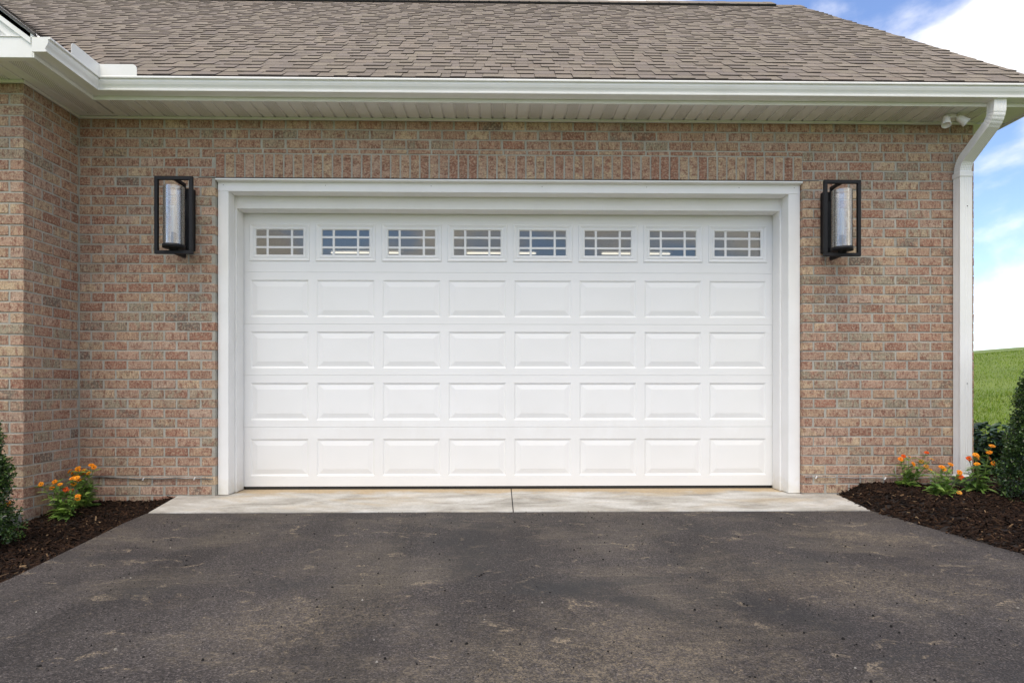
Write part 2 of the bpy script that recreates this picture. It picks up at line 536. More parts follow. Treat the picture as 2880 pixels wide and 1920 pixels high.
def mat_ground():
    m, t, b = new_mat('lawn')
    p = geo_pos(t)
    f = noise_node(t, p, 0.5, 5, 0.6)
    g = noise_node(t, p, 14, 4, 0.7)
    c = ramp(t, f, [(0.3, (0.105, 0.155, 0.02)), (0.7, (0.16, 0.21, 0.032))])
    c = mix(t, 0.7, c, ramp(t, g, [(0.3, 0.55), (0.7, 1.35)]), 'MULTIPLY')
    t.links.new(c, b.inputs['Base Color'])
    b.inputs['Roughness'].default_value = 0.9
    return m

M_BRICK = mat_brick(); M_MORTAR = mat_mortar(); M_SHINGLE = mat_shingle()
M_WHITE = mat_white('white_aluminium', (0.84, 0.84, 0.82), 0.4, 0.07, 2.5)
M_DOOR = mat_door()
M_TRIM = mat_trim()
M_SOFFIT = mat_white('soffit_vinyl', (0.79, 0.78, 0.755), 0.5, 0.06, 3)
M_VENT = mat_soffit_vent()
M_SIDING = mat_white('white_siding', (0.80, 0.80, 0.79), 0.5, 0.03, 2)
M_ASPH = mat_asphalt(); M_CONC = mat_concrete()
M_BLACK = simple('black_powder_coat', (0.009, 0.009, 0.011), 0.55, 60, 0.2, spec=0.25)
M_RUBBER = simple('black_rubber', (0.015, 0.014, 0.013), 0.7)
M_DRIP = simple('dark_drip_edge', (0.055, 0.048, 0.043), 0.6)
M_STEEL = simple('dark_steel', (0.03, 0.028, 0.026), 0.6)
M_PANE = mat_glass('window_glass', (0.80, 0.84, 0.85), (1.0, 0.92, 0.80), 0.055, 0.8)  # gloss colour warmed so the mirrored blue sky turns neutral grey
M_LGLASS = mat_glass('seeded_glass', (0.93, 0.95, 0.97), (1.0, 0.95, 0.87), 0.07, 0.9, 0.13, seeded=True)  # cream gloss tint takes the blue out of the lantern's sky glints
M_BULB = simple('frosted_bulb', (0.72, 0.70, 0.68), 0.35)
M_SOCKET = simple('socket_grey', (0.09, 0.10, 0.12), 0.4)
M_TUBE = mat_emit('fluorescent_tube', (1.0, 0.84, 0.66), 0.95)
M_INT = simple('garage_drywall', (0.58, 0.66, 0.72), 0.9, 3, 0.06)  # wall colour cooled to blue-grey to offset warm light behind the panes
M_CABLE = simple('weathered_cable', (0.20, 0.19, 0.175), 0.7, 9, 0.9)
M_CABLE2 = simple('grey_cable', (0.30, 0.29, 0.28), 0.7, 20, 0.5)
M_CLIP = simple('white_clip', (0.75, 0.74, 0.72), 0.5)
M_MULCHBASE = simple('mulch_soil', (0.011, 0.0062, 0.004), 0.95, 60, 0.5, bmp=0.8)
M_CHIP = mat_attr('bark_chip', 0.9, 0.15)
M_LEAF = mat_attr('leaf_green', 0.55, 0.35, 0.35)
M_LAUREL = mat_attr('laurel_leaf', 0.33, 0.5, 0.12)
M_PETAL = mat_attr('orange_petal', 0.6, 0.2, 0.2)
M_GRASS = mat_attr('grass_blade', 0.7, 0.2, 0.3)
M_GROUND = mat_ground()
M_BARK = simple('bark', (0.06, 0.042, 0.03), 0.9, 30, 0.3)
M_STONE = mat_attr('pebble', 0.85, 0.2)
M_BLOCK = simple('concrete_block', (0.27, 0.26, 0.245), 0.9, 18, 0.2, bmp=0.4)
M_VENTRIDGE = simple('ridge_vent_black', (0.012, 0.012, 0.013), 0.8, 40, 0.3)

# ------------------------------------------------------------------ dimensions
R = 0.0813            # brick course
BL = 0.2032           # brick length with joint
J = 0.0125            # bed joint
JH = 0.0155           # head joint
XL, XR, XC = 1.1356, 6.1341, 7.6192     # opening left / right, right corner of the house
ZS = 3.190            # soffit
RD = 0.61             # depth of the return wall on the left
WY = -RD
OV = 0.335            # eave overhang

# ------------------------------------------------------------------ setting: ground, driveway, apron
def hill(x, y):
    t = min(max((y - 2.5) / 20.0, 0), 1)
    s = t * t * (3 - 2 * t) * 0.35 + t * 0.65
    z = s * (1.78 + 0.085 * (x - 15.5)) if x > 4 else s * 1.2
    if y > 22.5: z -= 0.02 * (y - 22.5) * min(1, (y - 22.5) / 20)
    return -0.16 + z + 0.02 * math.sin(x * 0.9 + y * 0.5) * t

mb = MB()
xs = sorted(set([-400, -200, -100, -50, -25] + [-15 + 1.5 * i for i in range(45)] + [60, 80, 120, 200, 400]))
ys = sorted(set([-300, -150, -80, -40, -20, -12, -8, -5] + [-3 + 1.5 * i for i in range(26)] + [40, 48, 60, 80, 120, 200, 400, 900]))
vs_ = [(x, y, hill(x, min(y, 120))) for y in ys for x in xs]
nx = len(xs)
fs = [(j * nx + i, j * nx + i + 1, (j + 1) * nx + i + 1, (j + 1) * nx + i) for j in range(len(ys) - 1) for i in range(nx - 1)]
mb.add(vs_, fs, smooth=True)
tag(mb.build('ground', M_GROUND), 'green lawn rising to a low hill behind the house', 'ground', kind='structure')

# asphalt driveway with its slightly wandering edges
ledge = [(0.965, -0.55), (0.955, -0.70), (0.99, -1.05), (1.06, -1.55), (1.15, -2.2), (1.2, -3.2), (1.15, -4.5), (0.9, -6.5), (0.4, -9), (-0.5, -14)]
redge = [(6.305, -0.55), (6.315, -0.70), (6.36, -1.2), (6.42, -1.6), (6.50, -2.1), (6.75, -3.0), (7.1, -4.5), (7.5, -6.5), (8.0, -9), (9, -14)]
mb = MB()
ap = []
cols = 12
for (lx, ly), (rx, ry) in zip(ledge, redge):
    for i in range(cols + 1):
        f = i / cols
        ap.append((lx + (rx - lx) * f, ly + (ry - ly) * f, -0.006 - 0.012 * max(0, -ly - 1.0)))
fs = [(j * (cols + 1) + i, (j + 1) * (cols + 1) + i, (j + 1) * (cols + 1) + i + 1, j * (cols + 1) + i + 1) for j in range(len(ledge) - 1) for i in range(cols)]
mb.add(ap, fs)
# skirt at the edges so that the mat has thickness
for k, edge in ((0, ledge), (cols, redge)):
    pv = []
    for j in range(len(edge)):
        p = ap[j * (cols + 1) + k]; pv += [p, (p[0] + (-0.04 if k == 0 else 0.04), p[1], p[2] - 0.2)]
    mb.add(pv, [(2 * j, 2 * j + 1, 2 * j + 3, 2 * j + 2) for j in range(len(edge) - 1)])
tag(mb.build('driveway', M_ASPH, fix=False), 'dark grey asphalt driveway with dusty tan scuffs', 'driveway', kind='structure')

apron = empty('apron', (3.64, -0.1, 0))
tag(apron, 'pale concrete apron strip between asphalt and garage door', 'apron', kind='structure')
def apron_slab(x0b, x0f, x1b, x1f):
    m = MB()
    yb, yf = 0.60, -0.695
    nxs, nys = 24, 8
    top = []
    for j in range(nys + 1):
        fy = j / nys
        # the slab is as wide as the beds leave it in front, narrower between the jambs
        for i in range(nxs + 1):
            fx = i / nxs
            xa = x0b + (x0f - x0b) * fy; xb = x1b + (x1f - x1b) * fy
            y = yb + (yf - yb) * fy
            wob = 0.003 * math.sin(i * 1.7 + x0b) if j == nys else 0
            top.append((xa + (xb - xa) * fx, y + wob, 0.0))
    f = [(j * (nxs + 1) + i, (j + 1) * (nxs + 1) + i, (j + 1) * (nxs + 1) + i + 1, j * (nxs + 1) + i + 1) for j in range(nys) for i in range(nxs)]
    m.add(top, f)
    # front and side skirts
    fr = [top[nys * (nxs + 1) + i] for i in range(nxs + 1)]
    m.add(fr + [(p[0], p[1], -0.15) for p in fr], [(i, i + 1, nxs + 2 + i, nxs + 1 + i) for i in range(nxs)])
    for i in (0, nxs):
        sd_ = [top[j * (nxs + 1) + i] for j in range(nys + 1)]
        m.add(sd_ + [(p[0], p[1], -0.15) for p in sd_], [(j, j + 1, nys + 2 + j, nys + 1 + j) for j in range(nys)])
    o = m.build('concrete_slab', M_CONC, apron)
    o.matrix_parent_inverse = apron.matrix_world.inverted()
    return o
bpy.context.view_layer.update()
apron_slab(0.69, 0.967, 3.634, 3.634)
apron_slab(3.643, 3.643, 6.54, 6.302)
o = MB().box(3.630, 3.647, -0.690, 0.6, -0.1, -0.008).build('joint_filler', M_RUBBER, apron)
o.matrix_parent_inverse = apron.matrix_world.inverted()

# ------------------------------------------------------------------ house
house = empty('house', (3.6, 3.5, -0.15))
tag(house, 'brick house with white double garage door and brown shingle roof', 'house')
bpy.context.view_layer.update()
HINV = house.matrix_world.inverted()
def hp(o):      # parent a part to the house keeping its place
    o.parent = house
    o.matrix_parent_inverse = HINV
    return o

# --- mortar cores of the walls
def wall_core(name, boxes, label=None):
    m = MB()
    for b_ in boxes: m.box(*b_)
    o = hp(m.build(name, M_MORTAR))
    if label: o['label'] = label
    return o
RC = 0.0045   # joint recess
w_main = wall_core('wall', [(-0.05, XL - 0.004, RC, 0.11, -0.4, ZS + 0.3), (XR + 0.004, XC - 0.0015, RC, 0.11, -0.4, ZS + 0.3), (XL - 0.004, XR + 0.004, RC, 0.11, 33 * R + 0.004, ZS + 0.3)], 'brick wall around the garage opening')
w_ret = wall_core('wall', [(-0.11, -RC, WY + RC, RC - 0.0005, -0.4, ZS + 0.3)], 'narrow brick return wall in the inner corner')
w_wing = wall_core('wall', [(-3.5, -0.1105, WY + RC, WY + 0.11, -0.4, ZS + 0.3)], 'brick front wall of the projecting wing')
w_side = wall_core('wall', [(XC - 0.11, XC - 0.0015, 0.1105, 7.7, -0.4, ZS + 0.3)], 'brick side wall below the gable')

# --- brick pieces
PAL = [((0.440, 0.290, 0.218), 28), ((0.455, 0.312, 0.215), 18), ((0.415, 0.255, 0.185), 17), ((0.545, 0.420, 0.285), 11),
       ((0.315, 0.283, 0.215), 10), ((0.345, 0.180, 0.128), 8), ((0.38, 0.31, 0.23), 7), ((0.49, 0.355, 0.28), 10), ((0.185, 0.160, 0.136), 3.5)]
PC = [(c[0] * 0.96, c[1] * 0.93, c[2] * 0.89) for c, k in PAL]; PW = np.array([k for c, k in PAL], float); PW /= PW.sum()
def pick_tints(kind='brick'):
    i = rng.choice(len(PC), p=PW) if kind == 'brick' else random.choice((0, 1, 2, 3, 3, 5, 7))
    if kind != 'brick':
        return PC[i], PC[random.choice((0, 1, 2, 5))]
    j = i if random.random() < 0.5 else rng.choice(len(PC), p=PW)
    f = random.uniform(0.88, 1.1)
    return tuple(x * f for x in PC[i]), tuple(x * f for x in PC[j])

def brick_geo(o, a, bv, n, ln, ht, dp=0.095):
    """o = lower corner on the face plane, a length dir, bv height dir, n outward normal; returns add() args"""
    o = Vector(o); a = Vector(a); bv = Vector(bv); n = Vector(n)
    j = lambda s=0.0019: random.uniform(-s, s)
    ring = [(0, 0), (ln * 0.33, 0), (ln * 0.68, 0), (ln, 0), (ln, ht * 0.5), (ln, ht), (ln * 0.64, ht), (ln * 0.3, ht), (0, ht), (0, ht * 0.5)]
    cxl, cyl = ln / 2, ht / 2
    push = random.uniform(-0.0022, 0.0018)
    tl = j(0.0012)
    ring = [(x + j(), y + j(0.0014)) for x, y in ring]
    ch = 0.0028
    k = len(ring)
    vs_, uv = [], []
    su, sv = random.uniform(0, 40), random.uniform(0, 40)
    for lay in range(3):
        for (x, y) in ring:
            if lay == 0:
                sx = 1 - 2 * ch / ln; sy = 1 - 2 * ch / ht
                x2 = cxl + (x - cxl) * sx; y2 = cyl + (y - cyl) * sy; d = push + tl * (x2 / ln * 2 - 1)
            elif lay == 1:
                x2, y2 = x, y; d = push - ch
            else:
                x2, y2 = x, y; d = -dp
            vs_.append(o + a * x2 + bv * y2 + n * d)
            uv.append((su + x2 + (0 if lay < 2 else (-dp if x2 < 0.02 else (dp if x2 > ln - 0.02 else 0))), sv + y2, 0))
    fs = [tuple(range(k))]
    for lay in (0, 1):
        for i in range(k):
            fs.append((lay * k + i, (lay + 1) * k + i, (lay + 1) * k + (i + 1) % k, lay * k + (i + 1) % k))
    return vs_, fs, uv

bricks = []   # (wall, kind, geo, tints, projected size)
cl = Vector(cam.location)
def add_brick(wall, kind, o, a, bv, n, ln, ht, dp=0.095, vis=True):
    c = Vector(o) + Vector(a) * ln / 2 + Vector(bv) * ht / 2
    d = c - cl
    size = ln * ht * max(0, -d.normalized().dot(Vector(n))) / d.length_squared
    # in the frame?
    u = d.x / d.y if d.y > 0.1 else 9
    if not (-0.86 < u < 0.86) or not vis: size = 0
    bricks.append((wall, kind, brick_geo(o, a, bv, n, ln, ht, dp), pick_tints(kind), size))

X_, Y_, Z_ = (1, 0, 0), (0, 1, 0), (0, 0, 1)
def run(wall, s0, s1, start, place, first=None, minlen=0.03, hid=0.0):
    """lay bricks along s from s0 to s1 with a joint grid beginning at start"""
    s = start
    while s < s1 - minlen:
        e = s + BL - JH
        a0, a1 = max(s, s0), min(e, s1)
        a0 += random.uniform(-0.003, 0.003) if a0 > s0 else 0.0
        a1 += random.uniform(-0.003, 0.002) if a1 < s1 else 0.0
        if a1 - a0 > minlen: place(a0, a1 - a0)
        s += BL

for k in range(-3, 40):
    z = k * R + J
    h = R - J
    odd = k % 2 != 0
    vis = z > -0.07
    pl = lambda s, ln: add_brick(w_main, 'brick', (s, 0, z), X_, Z_, (0, -1, 0), ln, h, vis=vis)
    offA = J * 0.5 if odd else J * 0.5 - BL / 2
    if 33 <= k <= 35 or k < 33:
        run(w_main, 0.006, XL, offA - BL, pl)
        # right pier: whole bricks from the opening edge on even rows, half closers on odd rows
        run(w_main, XR, XC - 0.0, XR if not odd else XR - BL / 2, pl)
    else:
        run(w_main, 0.006, XC, offA - BL, pl)
    # return wall
    plr = lambda s, ln: add_brick(w_ret, 'brick', (0, WY + s, z), Y_, Z_, (1, 0, 0), ln, h, vis=vis)
    plw = lambda s, ln: add_brick(w_wing, 'brick', (-s - ln, WY, z), X_, Z_, (0, -1, 0), ln, h, vis=vis)
    if odd:
        run(w_ret, 0.0, RD - 0.006, 0.0, plr)
        run(w_wing, 0.1 + J, 3.4, 0.1 + J, plw)
    else:
        run(w_ret, 0.1 + J, RD - 0.006, 0.1 + J, plr)
        run(w_wing, 0.0, 3.4, 0.0, plw)
    pls = lambda s, ln: add_brick(w_side, 'brick', (XC, s, z), Y_, Z_, (1, 0, 0), ln, h, vis=False)
    run(w_side, 0.1 + J, 7.6, 0.1 + J - (0 if odd else BL / 2), pls)
# soldier course and the split course above it
ns = 61
pw = (XR - XL) / ns
for i in range(ns):
    add_brick(w_main, 'soldier_brick', (XL + (i + 1) * pw - J * 0.5, 0, 33 * R + 0.006), Z_, (-1, 0, 0), (0, -1, 0), 0.196, pw - J * 1.1)
s = XL
while s < XR - 0.05:
    ln = min(BL - JH, XR - s)
    add_brick(w_main, 'split_brick', (s, 0, 33 * R + 0.213), X_, Z_, (0, -1, 0), ln, 3 * R - 0.213 + 0.001)
    s += BL
order = sorted([i for i, b_ in enumerate(bricks) if b_[1] == 'brick'], key=lambda i: -bricks[i][4])
single = set(order[:300]) | {i for i, b_ in enumerate(bricks) if b_[1] != 'brick'}
rest = {}
for i, (wl, kind, g, tt, sz) in enumerate(bricks):
    if i in single:
        m = MB(); m.add(g[0], g[1], g[2], tt[0], tt[1])
        o = link(kind, m.mesh(kind, M_BRICK, True), wl)
    else:
        m = rest.setdefault(wl.name, (wl, MB()))[1]
        m.add(g[0], g[1], g[2], tt[0], tt[1])
for wl, m in rest.values():
    o = link('brickwork', m.mesh('brickwork', M_BRICK, True), wl)
    o['kind'] = 'stuff'
# steel lintel edge
lint = MB().box(XL - 0.14, XR + 0.14, 0.001, 0.09, 33 * R - 0.0005, 33 * R + 0.0055).build('lintel', M_STEEL, w_main)

# --- door frame
frame = hp(MB().box(XL + 0.002, 1.226, 0.05, 0.18, 0.004, 2.668, 0.002).build('door_frame', M_TRIM))
frame['label'] = 'white board frame of the garage door opening'
def fpart(name, *b_, bev=0.002, mat=M_TRIM):
    return MB().box(*b_, bev).build(name, mat, frame)
frame_r = fpart('jamb', 6.032, XR - 0.002, 0.05, 0.18, 0.004, 2.668)
fpart('header', 1.2265, 6.0315, 0.05, 0.18, 2.584, 2.668)
fpart('face_board', XL + 0.003, 1.2275, 0.044, 0.0495, 0.004, 2.5835)
fpart('face_board', 6.0305, XR - 0.003, 0.044, 0.0495, 0.004, 2.5835)
fpart('face_board', XL + 0.003, XR - 0.003, 0.043, 0.0495, 2.5845, 2.668)
MB().prism([(-0.003, 2.6795), (-0.003, 2.668), (0.004, 2.665), (0.043, 2.660), (0.07, 2.660), (0.07, 2.682)], 'x', XL + 0.002, XR - 0.002).build('cap', M_WHITE, frame)
fpart('stop', XL + 0.02, 1.239, 0.181, 0.333, 0.004, 2.60)
fpart('stop', 6.017, XR - 0.02, 0.181, 0.333, 0.004, 2.60)
fpart('inner_header', 1.2395, 6.0165, 0.1812, 0.333, 2.478, 2.62)
fpart('stop_lip', 1.2265, 1.243, 0.1775, 0.1808, 0.004, 2.478, bev=0.001)
fpart('stop_lip', 6.013, 6.0315, 0.1775, 0.1808, 0.004, 2.478, bev=0.001)
for x in (1.185, 2.05, 2.95, 3.9, 4.8, 5.6, 6.08):
    MB().lathe((0, 0, 0), [(0, -0.001), (0.003, -0.001), (0.003, 0.001), (0, 0.001)], 6).build('nail', M_STEEL, frame)
for nb, x, z in [(n_, x, 2.637) for n_, x in zip([o for o in frame.children if o.name.startswith('nail')], (1.185, 2.05, 2.95, 3.9, 4.8, 5.6, 6.08))]:
    nb.location = (x, 0.0428, z); nb.rotation_euler = (PI / 2, 0, 0)

# --- garage door
DY = 0.34
door = hp(MB().box(1.20, 6.06, DY + 0.016, DY + 0.045, 0.028, 2.05).build('garage_door', M_DOOR))
door['label'] = 'white five-section garage door with raised panels and a row of small windows'
SECZ = [0.026, 0.56, 1.027, 1.487, 1.953, 2.56]
PANC = [1.556 + 0.5922 * i for i in range(8)]
PWID = 0.522
def section(z0, z1, pz0, pz1, pw_, hole):
    m = MB()
    gx = [1.20]
    for c in PANC: gx += [c - pw_ / 2, c + pw_ / 2]
    gx.append(6.06)
    gz = [z0 + 0.0009, pz0, pz1, z1 - 0.0009]
    vs_ = [(x, DY, z) for z in gz for x in gx]
    n_ = len(gx); fs = []
    for j in range(3):
        for i in range(n_ - 1):
            if j == 1 and i % 2 == 1: continue
            fs.append((j * n_ + i, j * n_ + i + 1, (j + 1) * n_ + i + 1, (j + 1) * n_ + i))
    m.add(vs_, fs)
    # top and bottom edges of the section, rolled back
    for zz, zi in ((gz[0], z0), (gz[3], z1)):
        m.add([(1.20, DY, zz), (6.06, DY, zz), (6.06, DY + 0.007, zi), (1.20, DY + 0.007, zi)], [(0, 1, 2, 3)])
    return m.build('door_section', M_DOOR, door)
def raised(w_, h_):
    m = MB()
    loops = [(0, 0), (0.003, 0.0008), (0.014, 0.0076), (0.020, 0.0080), (0.058, 0.0016), (0.061, 0.0008)]
    vs_ = []
    for ins, d in loops:
        vs_ += [(-w_ / 2 + ins, d, ins), (w_ / 2 - ins, d, ins), (w_ / 2 - ins, d, h_ - ins), (-w_ / 2 + ins, d, h_ - ins)]
    fs = []
    for l in range(len(loops) - 1):
        for i in range(4):
            fs.append((l * 4 + i, l * 4 + (i + 1) % 4, l * 4 + 4 + (i + 1) % 4, l * 4 + 4 + i))
    b_ = (len(loops) - 1) * 4
    fs.append((b_, b_ + 1, b_ + 2, b_ + 3))
    m.add(vs_, fs)
    return m.mesh('raised_panel', M_DOOR)
rows = [(0.120, 0.455), (0.56 + 0.062, 1.027 - 0.068), (1.027 + 0.062, 1.487 - 0.066), (1.487 + 0.062, 1.953 - 0.068)]
meshes = {}
for i, (p0, p1) in enumerate(rows):
    section(SECZ[i], SECZ[i + 1], p0, p1, PWID, False)
    for c in PANC:
        h_ = round(p1 - p0, 3)
        if h_ not in meshes: meshes[h_] = raised(PWID, h_)
        link('raised_panel', meshes[h_], door, (c, DY, p0))
section(SECZ[4], SECZ[5], 2.075, 2.370, 0.49, True)
# window frames: bevelled outer frame, inner retainer, grille bars and panes
def window_frame_mesh():
    m = MB()
    W2, z0, z1 = 0.270, 2.050, 2.388
    loops = [((W2, z0, z1), 0.0), ((W2 - 0.003, z0 + 0.003, z1 - 0.003), -0.006), ((W2 - 0.010, z0 + 0.010, z1 - 0.010), -0.008),
             ((W2 - 0.034, z0 + 0.032, z1 - 0.032), 0.000), ((W2 - 0.036, z0 + 0.034, z1 - 0.034), 0.001), ((W2 - 0.037, z0 + 0.035, z1 - 0.035), -0.005),
             ((W2 - 0.050, z0 + 0.047, z1 - 0.047), -0.005), ((W2 - 0.060, z0 + 0.060, z1 - 0.055), 0.004), ((W2 - 0.060, z0 + 0.060, z1 - 0.055), 0.03)]
    vs_ = []
    for (hw, a, b_), d in loops:
        vs_ += [(-hw, d, a), (hw, d, a), (hw, d, b_), (-hw, d, b_)]
    fs = []
    for l in range(len(loops) - 1):
        for i in range(4):
            fs.append((l * 4 + i, l * 4 + (i + 1) % 4, l * 4 + 4 + (i + 1) % 4, l * 4 + 4 + i))
    m.add(vs_, fs)
    return m.mesh('window_frame', M_DOOR)
wf = window_frame_mesh()
GX = [-0.209, -0.119, -0.099, 0.099, 0.119, 0.209]
GZ = [2.111, 2.167, 2.187, 2.259, 2.279, 2.332]
vb = MB().box(-0.010, 0.010, 0, 0.012, GZ[0] - 0.004, GZ[5] + 0.004, 0.003).mesh('grille_bar', M_DOOR)
hbm = MB().box(-0.212, 0.212, 0.001, 0.011, -0.010, 0.010, 0.003).mesh('grille_bar', M_DOOR)
panes = {}
for c in PANC:
    link('window_frame', wf, door, (c, DY - 0.001, 0))
    for x in (-0.109, 0.109): link('grille_bar', vb, door, (c + x, DY + 0.003, 0))
    for z in (2.177, 2.269): link('grille_bar', hbm, door, (c, DY + 0.0035, z))
    for i in (0, 2, 4):
        for j in (0, 2, 4):
            ky = (i, j)
            if ky not in panes:
                panes[ky] = MB().box(GX[i] - 0.004, GX[i + 1] + 0.004, 0, 0.003, GZ[j] - 0.004, GZ[j + 1] + 0.004).mesh('pane', M_PANE)
            link('pane', panes[ky], door, (c, DY + 0.010, 0))
MB().box(1.243, 6.013, DY + 0.002, DY + 0.03, 0.001, 0.0245, 0.003).build('bottom_seal', M_RUBBER, door)

# --- garage interior (seen through the small windows)
gi = MB()
for b_ in [(0.15, 7.35, 7.2, 7.3, 0, 3.24), (0.15, 0.25, 0.4, 7.2, 0, 3.24), (7.25, 7.35, 0.4, 7.2, 0, 3.24), (0.15, 7.35, 0.12, 7.3, 3.24, 3.28),
           (0.15, 1.12, 0.12, 0.4, 0, 3.24), (6.15, 7.35, 0.12, 0.4, 0, 3.24), (1.12, 6.15, 0.345, 0.4, 2.57, 3.24), (0.15, 7.35, 0.61, 7.3, -0.05, 0.0)]:
    gi.box(*b_)
hp(gi.build('interior_wall', M_INT))

# --- roof
m_p = 0.757
ZE, YE = 3.352, -0.385       # shingle edge at the eave
YR = 3.87                    # ridge
ZR = ZE + m_p * (YR - YE)
XG = 7.955                   # gable end of the shingles
roof = hp(MB().prism([(YE + 0.02, ZE - 0.03), (YR, ZR - 0.03), (2 * YR - YE, ZE - 0.03), (2 * YR - YE, ZE - 0.15), (YR, ZR - 0.16), (YE + 0.05, ZE - 0.12)], 'x', -3.6, XG - 0.03).build('roof', M_SHINGLE, attrs=True))
roof['label'] = 'brown architectural shingle roof over the garage'
SH = [((0.225, 0.188, 0.160), 34), ((0.235, 0.200, 0.164), 22), ((0.205, 0.172, 0.152), 18), ((0.200, 0.168, 0.158), 14), ((0.250, 0.214, 0.172), 8), ((0.180, 0.150, 0.140), 7), ((0.240, 0.192, 0.160), 5)]
SC = [tuple(0.5 * a_ + 0.5 * b_ for a_, b_ in zip(c, (0.220, 0.190, 0.152))) for c, k in SH]; SW = np.array([k for c, k in SH], float); SW /= SW.sum()
EXP = 0.143
th = math.atan(m_p)
def shingle_geo(o, a, up, n, ln, dh, raise_, skew):
    """o lower left corner on the roof plane; wedge shaped tab"""
    o = Vector(o); a = Vector(a); up = Vector(up); n = Vector(n)
    j = lambda s: random.uniform(-s, s)
    d0, d1 = j(0.0035), j(0.0035)
    tb = raise_ + j(0.0008)
    lift = 0.0
    p = [(0, d0, tb), (ln * 0.5, (d0 + d1) / 2 + j(0.002), tb + j(0.001)), (ln, d1, tb), (ln + skew[1], dh, 0.0025), (skew[0], dh, 0.0025)]
    top = [o + a * x + up * y + n * z for x, y, z in p]
    bot = [o + a * x + up * y + n * (-0.004) for x, y, z in p]
    vs_ = top + top + bot
    fs = [(0, 1, 2, 3, 4), (5, 10, 11, 6), (6, 11, 12, 7), (7, 12, 13, 8), (9, 14, 10, 5)]
    return vs_, fs
def lay_roof(origin, a, up, n, nrows, bounds, keep):
    pieces = []
    for r in range(nrows):
        s0, s1 = bounds(r)
        s = s0
        hi = random.random() < 0.5
        wav = random.uniform(0, 6)
        while s < s1 - 0.02:
            ln = min(random.uniform(0.10, 0.20) if hi else random.uniform(0.07, 0.18), s1 - s)
            base = Vector(origin) + Vector(a) * s + Vector(up) * (r * EXP + 0.0025 * math.sin(s * 1.3 + wav))
            sk = (random.uniform(-0.004, 0.004), random.uniform(-0.004, 0.004))
            g = shingle_geo(base, a, up, n, ln - 0.0025, EXP + 0.03, (0.0115 if hi else 0.0055), sk)
            i = rng.choice(len(SC), p=SW); f = random.uniform(0.9, 1.1)
            pieces.append((g, tuple(x * f * (1.0 if hi else 0.96) for x in SC[i]), r, s, ln))
            s += ln
            hi = not hi if random.random() < 0.85 else hi
    return pieces
upv = Vector((0, math.cos(th), math.sin(th))); nv = Vector((0, -math.sin(th), math.cos(th)))
slope_len = (YR - YE) / math.cos(th)
nr = int(slope_len / EXP)
def mb_bounds(r):
    y = YE + r * EXP * math.cos(th)
    return (max(-3.9, 0.385 - (y + 0.385) - 0.02), XG + 0.006 * math.sin(r * 2.1))
pc = lay_roof((0, YE, ZE), (1, 0, 0), upv, nv, nr, mb_bounds, None)
vis_pc = [i for i, q in enumerate(pc) if -0.9 < (q[3] + q[4] / 2 - cl.x) / (YE + q[2] * EXP * math.cos(th) - cl.y) < 0.86]
near = set(sorted(vis_pc, key=lambda i: (pc[i][2], -pc[i][4]))[:300])
m = MB()
for i, (g, t1, r, s, ln) in enumerate(pc):
    if i in near:
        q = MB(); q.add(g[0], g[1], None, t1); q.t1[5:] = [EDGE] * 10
        link('shingle', q.mesh('shingle', M_SHINGLE, True), roof)
    else:
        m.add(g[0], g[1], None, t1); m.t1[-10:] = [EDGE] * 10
o = link('shingle_field', m.mesh('shingle_field', M_SHINGLE, True), roof); o['kind'] = 'stuff'
# back slope is plain, the ridge carries a vent and caps
mv = MB()
mv.prism([(YR - 0.16, ZR - 0.105), (YR - 0.17, ZR - 0.085), (YR, ZR + 0.045), (YR + 0.17, ZR - 0.085), (YR + 0.16, ZR - 0.105), (YR, ZR + 0.012)], 'x', -3.6, 7.55)
mv.build('ridge_vent', M_VENTRIDGE, roof)
x = -3.6
while x < 7.5:
    q = MB(); e = min(x + 0.16, 7.53)
    zz = ZR + 0.052 + random.uniform(-0.003, 0.003)
    q.prism([(YR - 0.165, zz - 0.128), (YR, zz), (YR + 0.165, zz - 0.128), (YR + 0.165, zz - 0.134), (YR, zz - 0.006), (YR - 0.165, zz - 0.134)], 'x', x, e + 0.01, t1=SC[rng.choice(len(SC), p=SW)])
    q.build('ridge_cap', M_SHINGLE, roof, attrs=True)
    x += 0.145
for x in (7.56, 7.70, 7.83):
    q = MB(); zz = ZR + 0.012
    q.prism([(YR - 0.15, zz - 0.114), (YR, zz), (YR + 0.15, zz - 0.114), (YR + 0.15, zz - 0.12), (YR, zz - 0.008), (YR - 0.15, zz - 0.12)], 'x', x, x + 0.15, t1=SC[0])
    q.build('ridge_cap', M_SHINGLE, roof, attrs=True)
# gable end triangle and rake board
MB().prism([(0.0, ZS + 0.25), (YR, ZR - 0.30), (2 * YR, ZS + 0.25)], 'x', XC - 0.1, XC - 0.01).build('gable_siding', M_SIDING, roof)
MB().prism([(YE + 0.03, ZE - 0.035), (YR, ZR - 0.035), (YR, ZR - 0.21), (YE + 0.03, ZE - 0.19)], 'x', XG - 0.03, XG - 0.01).build('rake_board', M_WHITE, roof)

